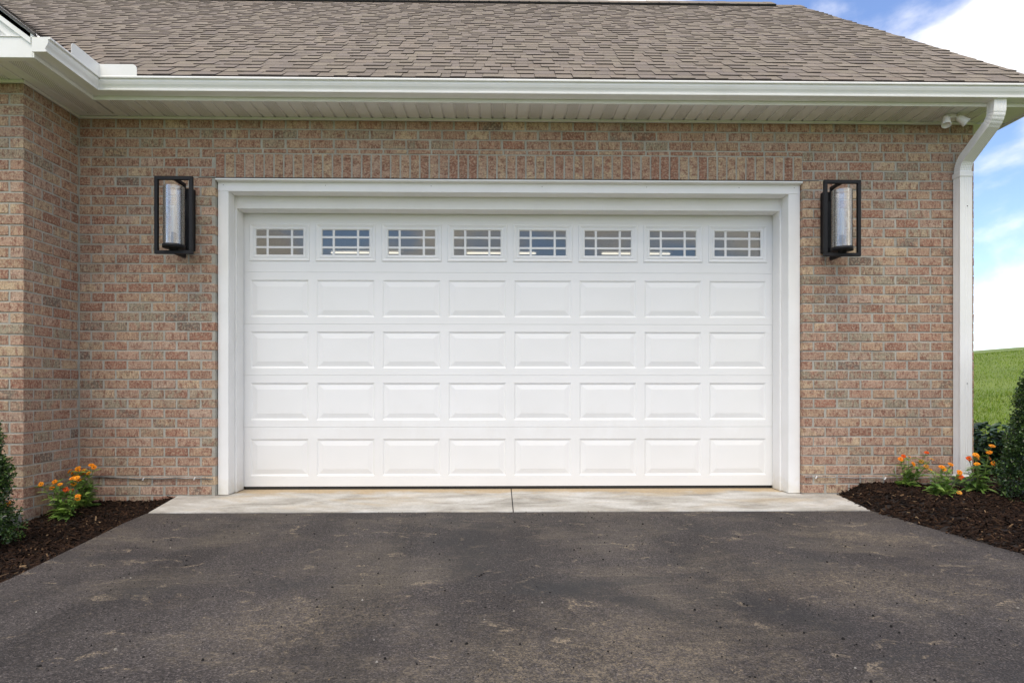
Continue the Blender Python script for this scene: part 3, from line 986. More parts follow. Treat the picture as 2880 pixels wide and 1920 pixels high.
# --- wing roof with its front gable
WYF = -0.972                # front fascia of the wing
wing_z = lambda x: 3.327 + 0.765 * (0.380 - x)
wroof = hp(MB().prism([(0.36, wing_z(0.36) - 0.03), (-2.2, wing_z(-2.2) - 0.03), (-2.2, wing_z(-2.2) - 0.12), (0.33, wing_z(0.33) - 0.06)], 'y', WYF - 0.012, 2.5).build('wing_roof', M_SHINGLE, attrs=True))
wroof['label'] = 'shingle roof slope of the projecting wing'
tw = math.atan(0.765)
upw = Vector((-math.cos(tw), 0, math.sin(tw))); nw = Vector((math.sin(tw), 0, math.cos(tw)))
def wb(r):
    x = 0.385 - r * EXP * math.cos(tw)
    return (WYF - 0.03, max(0.385 - x - 0.385, WYF + 0.1))
pw_ = lay_roof((0.395, 0, wing_z(0.395)), (0, 1, 0), upw, nw, 22, wb, None)
m = MB()
for g, t1, r, s, ln in pw_:
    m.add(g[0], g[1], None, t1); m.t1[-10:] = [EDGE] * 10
o = link('shingle_field', m.mesh('shingle_field', M_SHINGLE, True), wroof); o['kind'] = 'stuff'
def slab_x(name, x0, x1, off0, off1, y0, y1, mat, parent):
    return MB().prism([(x0, wing_z(x0) - off0), (x1, wing_z(x1) - off0), (x1, wing_z(x1) - off1), (x0, wing_z(x0) - off1)], 'y', y0, y1).build(name, mat, parent)
slab_x('drip_edge', 0.37, -2.2, 0.006, 0.026, WYF - 0.028, WYF - 0.013, M_DRIP, wroof)
slab_x('rake_board', 0.33, -2.2, 0.0265, 0.10, WYF - 0.012, WYF + 0.01, M_WHITE, wroof)
slab_x('rake_board', 0.30, -2.2, 0.101, 0.17, WYF + 0.01, WYF + 0.03, M_WHITE, wroof)
slab_x('frieze_moulding', 0.25, -2.2, 0.171, 0.195, WYF + 0.03, WYF + 0.05, M_SOFFIT, wroof)
MB().prism([(0.31, 3.318), (-2.2, 3.318), (-2.2, wing_z(-2.2) - 0.10), (0.31, wing_z(0.31) - 0.06)], 'y', WYF + 0.051, WYF + 0.08).build('gable_siding', M_SIDING, wroof)
MB().box(-2.2, 0.334, WYF, WYF + 0.05, 3.174, 3.314, 0.002).build('return_board', M_WHITE, wroof)
MB().box(-2.2, 0.33, WYF - 0.006, WYF + 0.06, 3.3145, 3.3215).build('return_flashing', M_WHITE, wroof)

# --- fascia, soffit
fas = hp(MB().box(0.335, XG - 0.04, -OV - 0.012, -OV, 3.174, 3.335, 0.001).build('fascia', M_WHITE))
MB().box(OV, OV + 0.012, WYF, -OV - 0.0125, 3.174, 3.335, 0.001).build('fascia', M_WHITE, fas)
MB().box(7.905, 7.917, -OV, 0.32, 3.174, 3.335, 0.001).build('fascia', M_WHITE, fas)
MB().box(XC, 7.905, 0.32, 0.335, 3.174, 3.40).build('return_end', M_WHITE, fas)
soff = hp(MB().box(0.0, XC, -0.022, -0.001, 3.170, ZS - 0.0005, 0.002).build('soffit', M_SOFFIT))
soff['label'] = 'vented white soffit under the eaves'
MB().box(0.0012, 0.022, WYF + 0.36, -0.0225, 3.170, ZS - 0.0005, 0.002).build('wall_channel', M_SOFFIT, soff)
MB().box(-2.2, 0.022, WY - 0.022, WY - 0.001, 3.170, ZS - 0.0005, 0.002).build('wall_channel', M_SOFFIT, soff)
def soffit_panel(length, along, vent):
    """three 4-inch strips with V grooves; local u across 0..0.3048, run 0..length"""
    pu = 0.1016
    m = MB()
    for k in range(3):
        u0, u1 = k * pu, (k + 1) * pu
        pr = [(u0, 0.0), (u1 - 0.019, 0.0), (u1 - 0.015, 0.012), (u1 - 0.004, 0.012), (u1, 0.0)]
        for (a0, h0), (a1, h1) in zip(pr[:-1], pr[1:]):
            vs_ = [(a0, 0, h0), (a1, 0, h1), (a1, length, h1), (a0, length, h0)]
            m.add(vs_, [(0, 1, 2, 3)])
    me = m.mesh('soffit_panel', M_SOFFIT)
    me.materials.append(M_VENT)
    for i, p in enumerate(me.polygons):
        if i // 4 == 1 and i % 4 == 0: p.material_index = 1
    return me
sp = soffit_panel(OV + 0.02, 'y', True)
x = OV + 0.0
i = 0
while x < 7.90:
    if x + 0.3048 <= 7.905:
        link('soffit_panel', sp, soff, (x, -OV, ZS))
    else:
        link('soffit_panel', MB().box(x, 7.905, -OV, 0.0, ZS, ZS + 0.004).mesh('soffit_panel', M_SOFFIT), soff)
    x += 0.3048
MB().box(XC, 7.904, 0.0205, 0.32, ZS + 0.0005, ZS + 0.005).build('soffit_panel', M_SOFFIT, soff)
# side run under the wing eave: panels lie along Y
sp2 = soffit_panel(0.34, 'y', True)
y = WYF
while y < -0.34:
    o = link('soffit_panel', sp2, soff, (OV, y, ZS)); o.rotation_euler = (0, 0, PI / 2)
    y += 0.3048
link('soffit_panel', MB().box(0.0, OV - 0.0005, -0.0576 - 0.001, -0.022, ZS + 0.001, ZS + 0.004).mesh('soffit_panel', M_SOFFIT), soff)
# the long direction of the wing panels follows the wall, so relay them as strips
for ch in [c for c in soff.children if abs(c.rotation_euler[2]) > 1]:
    bpy.data.objects.remove(ch)
sp3 = soffit_panel(0.915, 'y', True)
o = link('soffit_panel', sp3, soff, (0.022, WYF, ZS))
sp4 = soffit_panel(0.345, 'y', True)
x = 0.022 - 0.3048
while x > -2.3:
    link('soffit_panel', sp4, soff, (x, WYF, ZS)); x -= 0.3048
MB().box(0.33, OV, WYF, -OV, ZS + 0.001, ZS + 0.004).build('soffit_trim', M_SOFFIT, soff)
MB().prism([(0.0, -OV), (OV, -OV), (0.0, 0.0)], 'z', ZS + 0.006, ZS + 0.01).build('soffit_backing', M_SOFFIT, soff)

# --- gutter
GP = [(0.0, 3.300), (0.0, 3.203), (0.090, 3.203), (0.097, 3.204), (0.0985, 3.214), (0.092, 3.219), (0.088, 3.222), (0.093, 3.233), (0.104, 3.250), (0.111, 3.268),
      (0.110, 3.282), (0.110, 3.287), (0.124, 3.288), (0.1255, 3.297), (0.121, 3.304), (0.112, 3.304), (0.110, 3.292), (0.106, 3.268), (0.086, 3.224), (0.084, 3.207), (0.003, 3.207), (0.003, 3.300)]
F0 = OV + 0.0135
def gutter_run(path, name, parent):
    """path: list of (origin xy, outward dir xy) stations; profile swept with mitres"""
    m = MB(); k = len(GP); vs_ = []
    for (ox, oy), (dx_, dy_) in path:
        for off, z in GP: vs_.append((ox + dx_ * off, oy + dy_ * off, z))
    fs = []
    for i in range(len(path) - 1):
        for j in range(k):
            fs.append((i * k + j, i * k + (j + 1) % k, (i + 1) * k + (j + 1) % k, (i + 1) * k + j))
    m.add(vs_, fs)
    o = m.build(name, M_WHITE, parent)
    return o
# inner mitre: wing fascia at x = F0, main fascia at y = -F0
gut = hp(gutter_run([((F0, WYF - 0.02), (1, 0)), ((F0, -F0), (1, -1)), ((XG + 0.02, -F0), (0, -1))], 'gutter', None))
gut['label'] = 'white ogee gutter along the eaves'
MB().prism([(F0 + a, z) for a, z in GP[:16]], 'y', WYF - 0.024, WYF - 0.0205).build('end_cap', M_WHITE, gut)
MB().prism([(-F0 - a, z) for a, z in GP[:16]], 'x', XG + 0.0205, XG + 0.024).build('end_cap', M_WHITE, gut)
# joint bands either side of the corner
def band(path):
    m = MB(); k = 12
    vs_ = []
    for (ox, oy), (dx_, dy_) in path:
        for off, z in GP[1:k]: vs_.append((ox + dx_ * (off + 0.0012), oy + dy_ * (off + 0.0012), z - 0.0008))
    kk = k - 1
    m.add(vs_, [(i * kk + j, i * kk + j + 1, (i + 1) * kk + j + 1, (i + 1) * kk + j) for i in range(len(path) - 1) for j in range(kk - 1)])
    return m.build('corner_joint', M_WHITE, gut, fix=False)
band([((F0, -F0 - 0.16), (1, 0)), ((F0, -F0), (1, -1)), ((F0 + 0.17, -F0), (0, -1))])
# splash guard standing on the lip of the inside corner
gx0 = F0 + 0.119; gy0 = -F0 - 0.119
def guard():
    m = MB()
    t_ = 0.0022
    def leg(pts, mk):
        n_ = len(pts)
        a = [mk(u, z, 0) for u, z in pts]; b_ = [mk(u, z, t_) for u, z in pts]
        m.add(a + b_, [tuple(range(n_)), tuple(range(2 * n_ - 1, n_ - 1, -1))] + [(i, (i + 1) % n_, n_ + (i + 1) % n_, n_ + i) for i in range(n_)])
    def prof(length, h, rr):
        p = [(0, 3.300), (length, 3.300)]
        for k in range(7):
            a = k / 6 * PI / 2
            p.append((length - rr + rr * math.cos(a), 3.300 + h - rr + rr * math.sin(a)))
        p.append((0, 3.300 + h))
        return p
    leg(prof(0.285, 0.092, 0.035), lambda u, z, w_: (gx0 + u, gy0 - w_, z))
    leg(prof(0.315, 0.092, 0.035), lambda u, z, w_: (gx0 + w_, gy0 - u, z))
    return m.build('splash_guard', M_WHITE, gut)
guard()

# --- downspout
def rect_profile(wx, wy):
    """rectangular pipe with shallow ribs"""
    pts = []
    def side(p0, p1, n_, nrm, ribs):
        for i in range(n_):
            f = i / n_
            d = 0.0022 if (ribs and i % 2 == 1 and 0 < i < n_ - 1) else 0.0
            pts.append((p0[0] + (p1[0] - p0[0]) * f - nrm[0] * d, p0[1] + (p1[1] - p0[1]) * f - nrm[1] * d))
    a, b_ = wx / 2, wy / 2
    side((-a, -b_), (a, -b_), 14, (0, -1), True)
    side((a, -b_), (a, b_), 10, (1, 0), True)
    side((a, b_), (-a, b_), 14, (0, 1), True)
    side((-a, b_), (-a, -b_), 10, (-1, 0), True)
    return pts
def sweep_rect(path, wx, wy, crimp=()):
    prof = rect_profile(wx, wy); k = len(prof)
    m = MB(); vs_ = []
    P = [Vector(p) for p in path]
    for i, p in enumerate(P):
        t_ = (P[min(i + 1, len(P) - 1)] - P[max(i - 1, 0)]).normalized()
        ax = Vector((1, 0, 0)); ax = (ax - t_ * ax.dot(t_)).normalized()
        ay = ax.cross(t_) * -1
        if ay.y < 0: ay = -ay
        s_ = 0.95 if i in crimp else 1.0
        for x_, y_ in prof: vs_.append(p + ax * x_ * (1.0 if s_ == 1 else 0.97) + ay * y_ * s_)
    fs = [(i * k + j, i * k + (j + 1) % k, (i + 1) * k + (j + 1) % k, (i + 1) * k + j) for i in range(len(P) - 1) for j in range(k)]
    fs += [tuple(range(k)), tuple(range((len(P) - 1) * k, len(P) * k))]
    m.add(vs_, fs)
    return m
DX, DYs = 7.482, -0.052
dsp = hp(sweep_rect([(DX, DYs, 2.735), (DX, DYs, 2.0), (DX, DYs, 1.0), (DX, DYs, 0.16)], 0.104, 0.080).build('downspout', M_WHITE))
dsp['label'] = 'white ribbed downspout at the right corner of the garage'
path = []; crimp = []
p_top = Vector((7.508, -0.385, 3.203)); 
ctrl = [(7.508, -0.385, 3.205), (7.508, -0.385, 3.15)]
a0 = Vector((7.507, -0.385, 3.14)); dir1 = Vector((0, 0, -1)); dmid = Vector((-0.03, 0.335, -0.36)).normalized()
# upper bend
for i in range(15):
    f = i / 14
    d = (dir1.lerp(dmid, f)).normalized()
    if i == 0: p = a0.copy()
    else: p = p + d * 0.0085
    path.append(p.copy())
    if i % 3 == 1 and i > 1: crimp.append(len(path) + 1)
low_end = Vector((DX, DYs, 2.74)); 
mids = p.copy()
# lower bend computed backwards
q = low_end.copy(); back_path = []
for i in range(15):
    f = i / 14
    d = (dir1.lerp(dmid, f)).normalized()
    back_path.append(q.copy()); q = q - d * 0.0085
pathf = [Vector((7.508, -0.385, 3.206)), Vector((7.508, -0.385, 3.17))] + path
n0 = len(pathf)
full = pathf + [mids.lerp(q, 0.5)] + list(reversed(back_path))
crimps = [i for i in range(4, n0 - 1) if i % 3 == 0] + [i for i in range(n0 + 3, len(full) - 1) if i % 2 == 0]
sweep_rect(full, 0.100, 0.076, crimps).build('elbow', M_WHITE, dsp)
for z in (2.62, 1.28, 0.42):
    pass
MB().box(DX - 0.056, DX + 0.056, DYs - 0.0445, DYs + 0.05, 2.700, 2.742, 0.002).build('collar', M_WHITE, dsp)
MB().lathe((DX + 0.02, DYs - 0.01, 0.02), [(0.075, 0), (0.075, 0.10), (0.068, 0.13), (0.05, 0.14)], 20).build('drain_adapter', M_RUBBER, dsp)
MB().box(DX - 0.06, DX + 0.06, DYs - 0.05, DYs + 0.05, 0.155, 0.168, 0.002).build('collar', M_WHITE, dsp)
for z in (2.45, 0.95):
    MB().lathe((DX + 0.01, DYs - 0.0405, z), [(0, -0.003), (0.004, -0.003), (0.004, 0.003), (0, 0.003)], 8).build('screw', M_STEEL, dsp)

# ------------------------------------------------------------------ wall lanterns
def lantern(cx, label):
    root = empty('wall_lantern', (cx, 0, 2.06))
    tag(root, label, 'lantern', 'pair of black wall lanterns beside the garage door')
    Z0 = 2.06
    fy = -0.225
    def part(name, m, mat): return m.build(name, mat, root)
    part('back_plate', MB().box(-0.067, 0.067, -0.052, -0.0035, 0.0, 0.515, 0.003), M_BLACK)
    fm = MB(); hw, b_ = 0.152, 0.027
    z0, z1 = -0.068, 0.556
    fm.box(-hw, hw, fy - 0.0135, fy + 0.0135, z1 - b_, z1, 0.0015)
    fm.box(-hw, hw, fy - 0.0135, fy + 0.0135, z0, z0 + b_, 0.0015)
    fm.box(-hw, -hw + b_, fy - 0.0133, fy + 0.0133, z0 + b_ + 0.0003, z1 - b_ - 0.0003, 0.0015)
    fm.box(hw - b_, hw, fy - 0.0133, fy + 0.0133, z0 + b_ + 0.0003, z1 - b_ - 0.0003, 0.0015)
    part('frame', fm, M_BLACK)
    am = MB()
    am.box(-0.0125, 0.0125, fy + 0.0137, -0.068, z1 - 0.026, z1 - 0.002, 0.0015)
    am.box(-0.0125, 0.0125, -0.0678, -0.0525, z1 - 0.12, z1 - 0.002, 0.0015)
    part('arm', am, M_BLACK)
    am = MB()
    am.box(-0.0125, 0.0125, fy + 0.0137, -0.0525, z0 + 0.002, z0 + 0.026, 0.0015)
    am.box(-0.0125, 0.0125, -0.0678, -0.0525, z0 + 0.0262, z0 + 0.11, 0.0015)
    part('arm', am, M_BLACK)
    part('base_cup', MB().lathe((0, fy, 0), [(0.0, -0.024), (0.030, -0.024), (0.030, -0.042), (0.034, -0.042), (0.034, -0.024), (0.078, -0.024), (0.084, -0.022), (0.084, 0.004), (0.080, 0.004), (0.080, -0.012), (0, -0.012)], 40), M_BLACK)
    gm = MB().lathe((0, fy, 0), [(0.0785, -0.008), (0.0785, 0.470)], 48)
    gm.lathe((0, fy, 0), [(0.0755, 0.470), (0.0755, -0.008)], 48)
    gm.lathe((0, fy, 0), [(0.0785, 0.470), (0.077, 0.472), (0.0755, 0.470)], 48)
    gm.build('glass_cylinder', M_LGLASS, root, fix=False)
    bulb = part('bulb', MB().lathe((0, fy, 0), [(0.0, 0.325), (0.008, 0.322), (0.0145, 0.31), (0.016, 0.29), (0.016, 0.12), (0.013, 0.10), (0.0, 0.10)], 20), M_BULB)
    part('socket', MB().lathe((0, fy, 0), [(0.0, 0.104), (0.020, 0.104), (0.021, 0.10), (0.021, 0.045), (0.013, 0.04), (0.013, -0.012), (0, -0.012)], 20), M_SOCKET)
    return root
lantern(0.908, 'black wall lantern with glass cylinder on brick nearest the inner corner')
lantern(6.349, 'black wall lantern with glass cylinder on brick nearest the downspout')

# ------------------------------------------------------------------ twin flood light under the soffit
fl = empty('flood_light', (7.30, -0.14, ZS))
tag(fl, 'white twin-head flood light fixed under the soffit beside the downspout', 'flood light')
MB().lathe((0, 0, 0), [(0, -0.034), (0.045, -0.034), (0.052, -0.028), (0.055, -0.001), (0, -0.001)], 24).build('base', M_SOFFIT, fl)
def flood_head(base, d):
    d = Vector(d).normalized(); base = Vector(base)
    m = MB()
    m.tube([(base.x * 0.6, base.y * 0.6, -0.02), base], 0.010, 10)
    rot = d.to_track_quat('Z', 'Y').to_matrix().to_4x4()
    q = MB().lathe((0, 0, 0), [(0, -0.012), (0.022, -0.010), (0.027, 0.005), (0.029, 0.03), (0.036, 0.072), (0.036, 0.078), (0.032, 0.078), (0.030, 0.070), (0.0, 0.068)], 20)
    m.add([tuple(rot @ Vector(v) + base) for v in q.v], q.f, smooth=True)
    m.build('lamp_head', M_WHITE, fl)
flood_head((-0.055, -0.045, -0.038), (-0.25, -0.35, -1))
flood_head((0.05, -0.045, -0.035), (0.75, -0.3, -0.75))

# ------------------------------------------------------------------ ceiling tubes inside the garage
for i, (x, lab) in enumerate(((1.318, 'lit warm tube light seen through the second and third door windows'), (3.55, 'lit warm tube light seen through the middle two door windows'), (5.78, 'lit warm tube light seen through the sixth and seventh door windows'))):
    r_ = empty('ceiling_light', (x, 5.0, 3.19))
    tag(r_, lab, 'ceiling light', 'tube lights inside the garage')
    MB().tube([(-0.575, 0, -0.055), (-0.555, 0, -0.055), (0.555, 0, -0.055), (0.575, 0, -0.055)], [0.004, 0.0145, 0.0145, 0.004], 12).build('tube', M_TUBE, r_)
    MB().box(-0.62, 0.62, -0.05, 0.05, -0.03, 0.029).build('housing', M_SOFFIT, r_)

# ------------------------------------------------------------------ cables stapled along the brick
def cable(name, x0, x1, z, label, r_, mat, clips, sag=0.004):
    root = empty(name, (x0, -0.012, z))
    tag(root, label, 'cable')
    pts = []
    n_ = 40
    for i in range(n_ + 1):
        f = i / n_
        pts.append((f * (x1 - x0), 0.0 + 0.002 * math.sin(f * 23), sag * math.sin(f * 9 + 1) + 0.002 * math.sin(f * 31) - 0.012 * f))
    MB().tube(pts, r_, 8).build('sheath', mat, root)
    for c in clips:
        i = int((c - x0) / (x1 - x0) * n_)
        px, py, pz = pts[i]
        MB().box(-0.004, 0.004, -0.010, 0.006, -0.013, 0.013, 0.002).build('clip', M_CLIP, root, loc=(px, py, pz - 0.004)).rotation_euler = (0, 0.5, 0)
cable('cable', 0.12, 1.12, 0.160, 'weathered dark cable stapled to the brick beside the inner corner flowers', 0.0062, M_CABLE, (0.55, 0.98))
cable('cable', 6.15, 7.40, 0.150, 'thin pale cable stapled low on the brick between door frame and downspout', 0.0045, M_CABLE2, (6.26, 6.86), 0.002)

# ------------------------------------------------------------------ mulch beds
def edge_x(edge, y):
    for (x0, y0), (x1, y1) in zip(edge[:-1], edge[1:]):
        if y0 >= y >= y1: return x0 + (x1 - x0) * (y0 - y) / (y0 - y1)
    return edge[0][0] if y > edge[0][1] else edge[-1][0]
def fb(x, y, s=1.0):
    return mnoise.noise(Vector((x * s, y * s, 3.3)))
apL = lambda y: 0.69 + (0.967 - 0.69) * (0.60 - y) / 1.295       # apron side edges
apR = lambda y: 6.54 + (6.302 - 6.54) * (0.60 - y) / 1.295
def bed_left(x, y):
    e = apL(y) if y > -0.68 else edge_x(ledge, y)
    d = max(0, e - x)
    z = -0.025 - 0.02 * min(1, d / 0.25) - 0.06 * min(1, max(0, (-0.1 - y)) / 0.6) * min(1, d / 0.6)
    z -= 0.012 * max(0, -y - 1.0)
    return z + 0.012 * fb(x, y, 5) + 0.007 * fb(x, y, 16) - (0.03 if d <= 0.001 else 0)
def bed_right(x, y):
    e = apR(y) if y > -0.68 else edge_x(redge, y)
    d = max(0, x - e)
    k = min(1, max(0, (-0.45 - y) / 0.7)); k = k * k * (3 - 2 * k)
    h = (0.10 - 0.03 * k) * min(1, d / (0.22 + 0.13 * k))
    z = -0.012 + h * (1 - 0.45 * min(1, max(0, d - 0.5) / 1.2)) - 0.012 * max(0, -y - 1.0)
    return z + 0.014 * fb(x, y, 5) + 0.008 * fb(x, y, 16)
def bed(name, x0, x1, y0, y1, hf, edge, side, label, n_chip, poly_ok, dens):
    root = empty(name, ((x0 + x1) / 2, (y0 + y1) / 2, -0.1))
    tag(root, label, 'mulch', kind='stuff')
    bpy.context.view_layer.update()
    inv = root.matrix_world.inverted()
    m = MB()
    st = 0.028
    ny = int((y1 - y0) / st); nxx = int((x1 - x0) / st)
    vs_ = []
    for j in range(ny + 1):
        y = y0 + (y1 - y0) * j / ny
        e = edge(y)
        for i in range(nxx + 1):
            f = i / nxx
            x = (e + (x0 - e) * f) if side == 'L' else (e + (x1 - e) * f)
            vs_.append((x, y, hf(x, y)))
    fs = [(j * (nxx + 1) + i, j * (nxx + 1) + i + 1, (j + 1) * (nxx + 1) + i + 1, (j + 1) * (nxx + 1) + i) for j in range(ny) for i in range(nxx)]
    m.add(vs_, fs, smooth=True)
    o = m.build('soil', M_MULCHBASE); o.parent = root; o.matrix_parent_inverse = inv
    tag(o, kind='stuff')
    c = MB()
    CH = [((0.020, 0.0105, 0.0065), 55), ((0.032, 0.0165, 0.009), 25), ((0.055, 0.030, 0.016), 8), ((0.010, 0.006, 0.0042), 35), ((0.14, 0.085, 0.045), 2), ((0.24, 0.16, 0.09), 0.7)]
    cw = np.array([k for _, k in CH], float); cw /= cw.sum()
    cnt = 0
    while cnt < n_chip:
        y = random.uniform(y0, y1); e = edge(y)
        if side == 'L': x = e - abs(random.uniform(0, 1)) * (e - x0) * 1.0 + random.uniform(-0.015, 0.012)
        else: x = e + random.uniform(0, 1) * (x1 - e) + random.uniform(-0.012, 0.015)
        if not poly_ok(x, y): continue
        if dens(x, y) < random.random(): continue
        cnt += 1
        ln = random.choice((1, 1, 1, 1.5, 2.4)) * random.uniform(0.008, 0.022); wd = random.uniform(0.002, 0.007); tk = random.uniform(0.0012, 0.004)
        yaw = random.uniform(0, PI); pit = random.gauss(0, 0.35); rl = random.gauss(0, 0.5)
        Mx = Matrix.Rotation(yaw, 3, 'Z') @ Matrix.Rotation(pit, 3, 'Y') @ Matrix.Rotation(rl, 3, 'X')
        p = Vector((x, y, hf(x, y) + random.uniform(0.002, 0.011)))
        b8 = [(-ln, -wd * random.uniform(0.3, 1), -tk), (ln, -wd * random.uniform(0.2, 1), -tk), (ln * random.uniform(0.8, 1.1), wd, -tk), (-ln, wd, -tk), (-ln * 0.9, -wd * 0.7, tk), (ln * 0.9, -wd * 0.7, tk), (ln * 0.85, wd * 0.8, tk), (-ln * 0.9, wd * 0.8, tk)]
        i = rng.choice(len(CH), p=cw); g = random.uniform(0.7, 1.3)
        c.add([p + Mx @ Vector(v) for v in b8], [(4, 5, 6, 7), (0, 1, 5, 4), (1, 2, 6, 5), (2, 3, 7, 6), (3, 0, 4, 7)], None, tuple(t_ * g for t_ in CH[i][0]))
    o = link('bark_chips', c.mesh('bark_chips', M_CHIP, True)); o.parent = root; o.matrix_parent_inverse = inv
    tag(o, kind='stuff')
    return root
eL = lambda y: apL(y) if y > -0.68 else edge_x(ledge, y)
eR = lambda y: apR(y) if y > -0.68 else edge_x(redge, y)
bed('mulch_bed', -0.9, 1.2, -4.6, 0.0, bed_left, eL, 'L', 'dark bark mulch bed in the inner corner beside the driveway', 17000,
    lambda x, y: (x > 0.0 or y < WY), lambda x, y: 1.0 if y > -2.6 else 0.25)
bed('mulch_bed', 6.2, 10.0, -4.0, 2.2, bed_right, eR, 'R', 'dark bark mulch bed mounded around the corner by the downspout', 28000,
    lambda x, y: (x > XC or y < 0.0), lambda x, y: (1.0 if (y < 0.3 and x < 8.4 and y > -2.4) else 0.25))

# a few fallen pieces on the mulch and driveway grit
c = MB()
n_g = 0
while n_g < 1100:
    y = random.uniform(-4.2, -0.75); x = random.uniform(1.0, 6.6)
    if not (eL(y) + 0.02 < x < eR(y) - 0.02): continue
    n_g += 1
    z = -0.006 - 0.012 * max(0, -y - 1.0)
    s_ = random.choice((1, 1, 1, 1.6)) * random.uniform(0.0015, 0.0042)
    pts = [Vector((math.cos(a) * s_ * random.uniform(0.7, 1.3), math.sin(a) * s_ * random.uniform(0.7, 1.3), 0)) for a in [k * PI / 3 for k in range(6)]]
    top = Vector((0, 0, s_ * random.uniform(0.7, 1.1)))
    base = Vector((x, y, z))
    colr = random.choice([(0.014, 0.013, 0.0125)] * 24 + [(0.22, 0.20, 0.17), (0.30, 0.28, 0.25), (0.16, 0.12, 0.08)])
    c.add([base + p for p in pts] + [base + p * 0.6 + top for p in pts], [(6, 7, 8, 9, 10, 11)] + [(k, (k + 1) % 6, 6 + (k + 1) % 6, 6 + k) for k in range(6)], None, colr)
o = link('gravel', c.mesh('gravel', M_STONE, True)); tag(o, 'loose grit and tiny stones scattered on the asphalt', 'gravel', kind='stuff')

# concrete block by the wing corner
blk = MB().box(-0.32, -0.006, WY - 0.10, WY - 0.004, -0.3, -0.015, 0.006).build('concrete_block', M_BLOCK)
tag(blk, 'grey concrete block set against the wing wall behind the boxwood', 'block')

# ------------------------------------------------------------------ plants
def leaf_mesh(name, ln, wd, mat, tintc, fold=0.25, curl=0.25, seg=4):
    m = MB(); vs_ = []
    for i in range(seg + 1):
        f = i / seg
        wv = wd * math.sin(PI * min(1, 0.08 + f * 0.92)) ** 0.8 * (1 - 0.25 * f)
        if i == seg: wv = 0.0004
        z = -curl * ln * f * f
        vs_ += [(f * ln, -wv, z + fold * wv), (f * ln, 0, z), (f * ln, wv, z + fold * wv)]
    fs = []
    for i in range(seg):
        for j in (0, 1): fs.append((i * 3 + j, i * 3 + 3 + j, i * 3 + 4 + j, i * 3 + 1 + j))
    m.add(vs_, fs, None, tintc, smooth=True)
    return m.mesh(name, mat, True)
def flower_mesh(c_out, c_in, rad):
    m = MB()
    for ring, (n_, rr, lift) in enumerate(((11, 1.0, 0.10), (8, 0.72, 0.28))):
        for k in range(n_):
            a = 2 * PI * (k + 0.5 * ring) / n_ + random.uniform(-0.12, 0.12)
            ca, sa = math.cos(a), math.sin(a)
            R1 = rad * rr * random.uniform(0.88, 1.08); wdt = rad * 0.27
            prof = [(0.12, 0.35, 0.0), (0.55, 0.9, lift * 0.7), (0.88, 0.85, lift * 0.75), (1.0, 0.3, lift * 0.55)]
            vs_ = []
            for f, wf_, h in prof:
                x0 = R1 * f; ww = wdt * wf_
                for s_ in (-1, 1): vs_.append((ca * x0 - sa * ww * s_, sa * x0 + ca * ww * s_, h * rad + 0.002 * ring))
            g = random.uniform(0.85, 1.12)
            m.add(vs_, [(0, 1, 3, 2), (2, 3, 5, 4), (4, 5, 7, 6)], None, tuple(x * g for x in c_out), smooth=True)
    return m.mesh('petals', M_PETAL, True)
def center_mesh(c_in, rad):
    m = MB().lathe((0, 0, 0), [(0, rad * 0.34), (rad * 0.14, rad * 0.32), (rad * 0.26, rad * 0.22), (rad * 0.30, rad * 0.05), (0, -rad * 0.10)], 10, t1=c_in)
    return m.mesh('flower_center', M_PETAL, True)
ORANGE = [(0.82, 0.265, 0.010), (0.85, 0.32, 0.015), (0.78, 0.205, 0.008)]
AMBER = (0.80, 0.36, 0.06); REDO = (0.66, 0.085, 0.006)
fl_meshes = {}
for nm, cs in (('o', ORANGE[0]), ('o2', ORANGE[1]), ('o3', ORANGE[2]), ('a', AMBER), ('r', REDO)):
    fl_meshes[nm] = [(flower_mesh(cs, None, 0.0225), center_mesh((0.20, 0.05, 0.01) if nm != 'a' else (0.45, 0.30, 0.05), 0.020)) for _ in range(2)]
LGR = [(0.23, 0.36, 0.065), (0.165, 0.29, 0.055), (0.31, 0.44, 0.11), (0.11, 0.21, 0.045)]  # greens lightened to make up for self-shading in the dense leaves
zin_leaf = [leaf_mesh('leaf', random.uniform(0.055, 0.085), random.uniform(0.011, 0.017), M_LEAF, c_, 0.3, random.uniform(0.1, 0.5)) for c_ in LGR for _ in range(2)]
zin_big = [leaf_mesh('leaf', random.uniform(0.09, 0.125), random.uniform(0.018, 0.026), M_LEAF, c_, 0.3, random.uniform(0.2, 0.6), 5) for c_ in LGR[:3]]
M_STEM = simple('zinnia_stem', (0.15, 0.21, 0.05), 0.6)
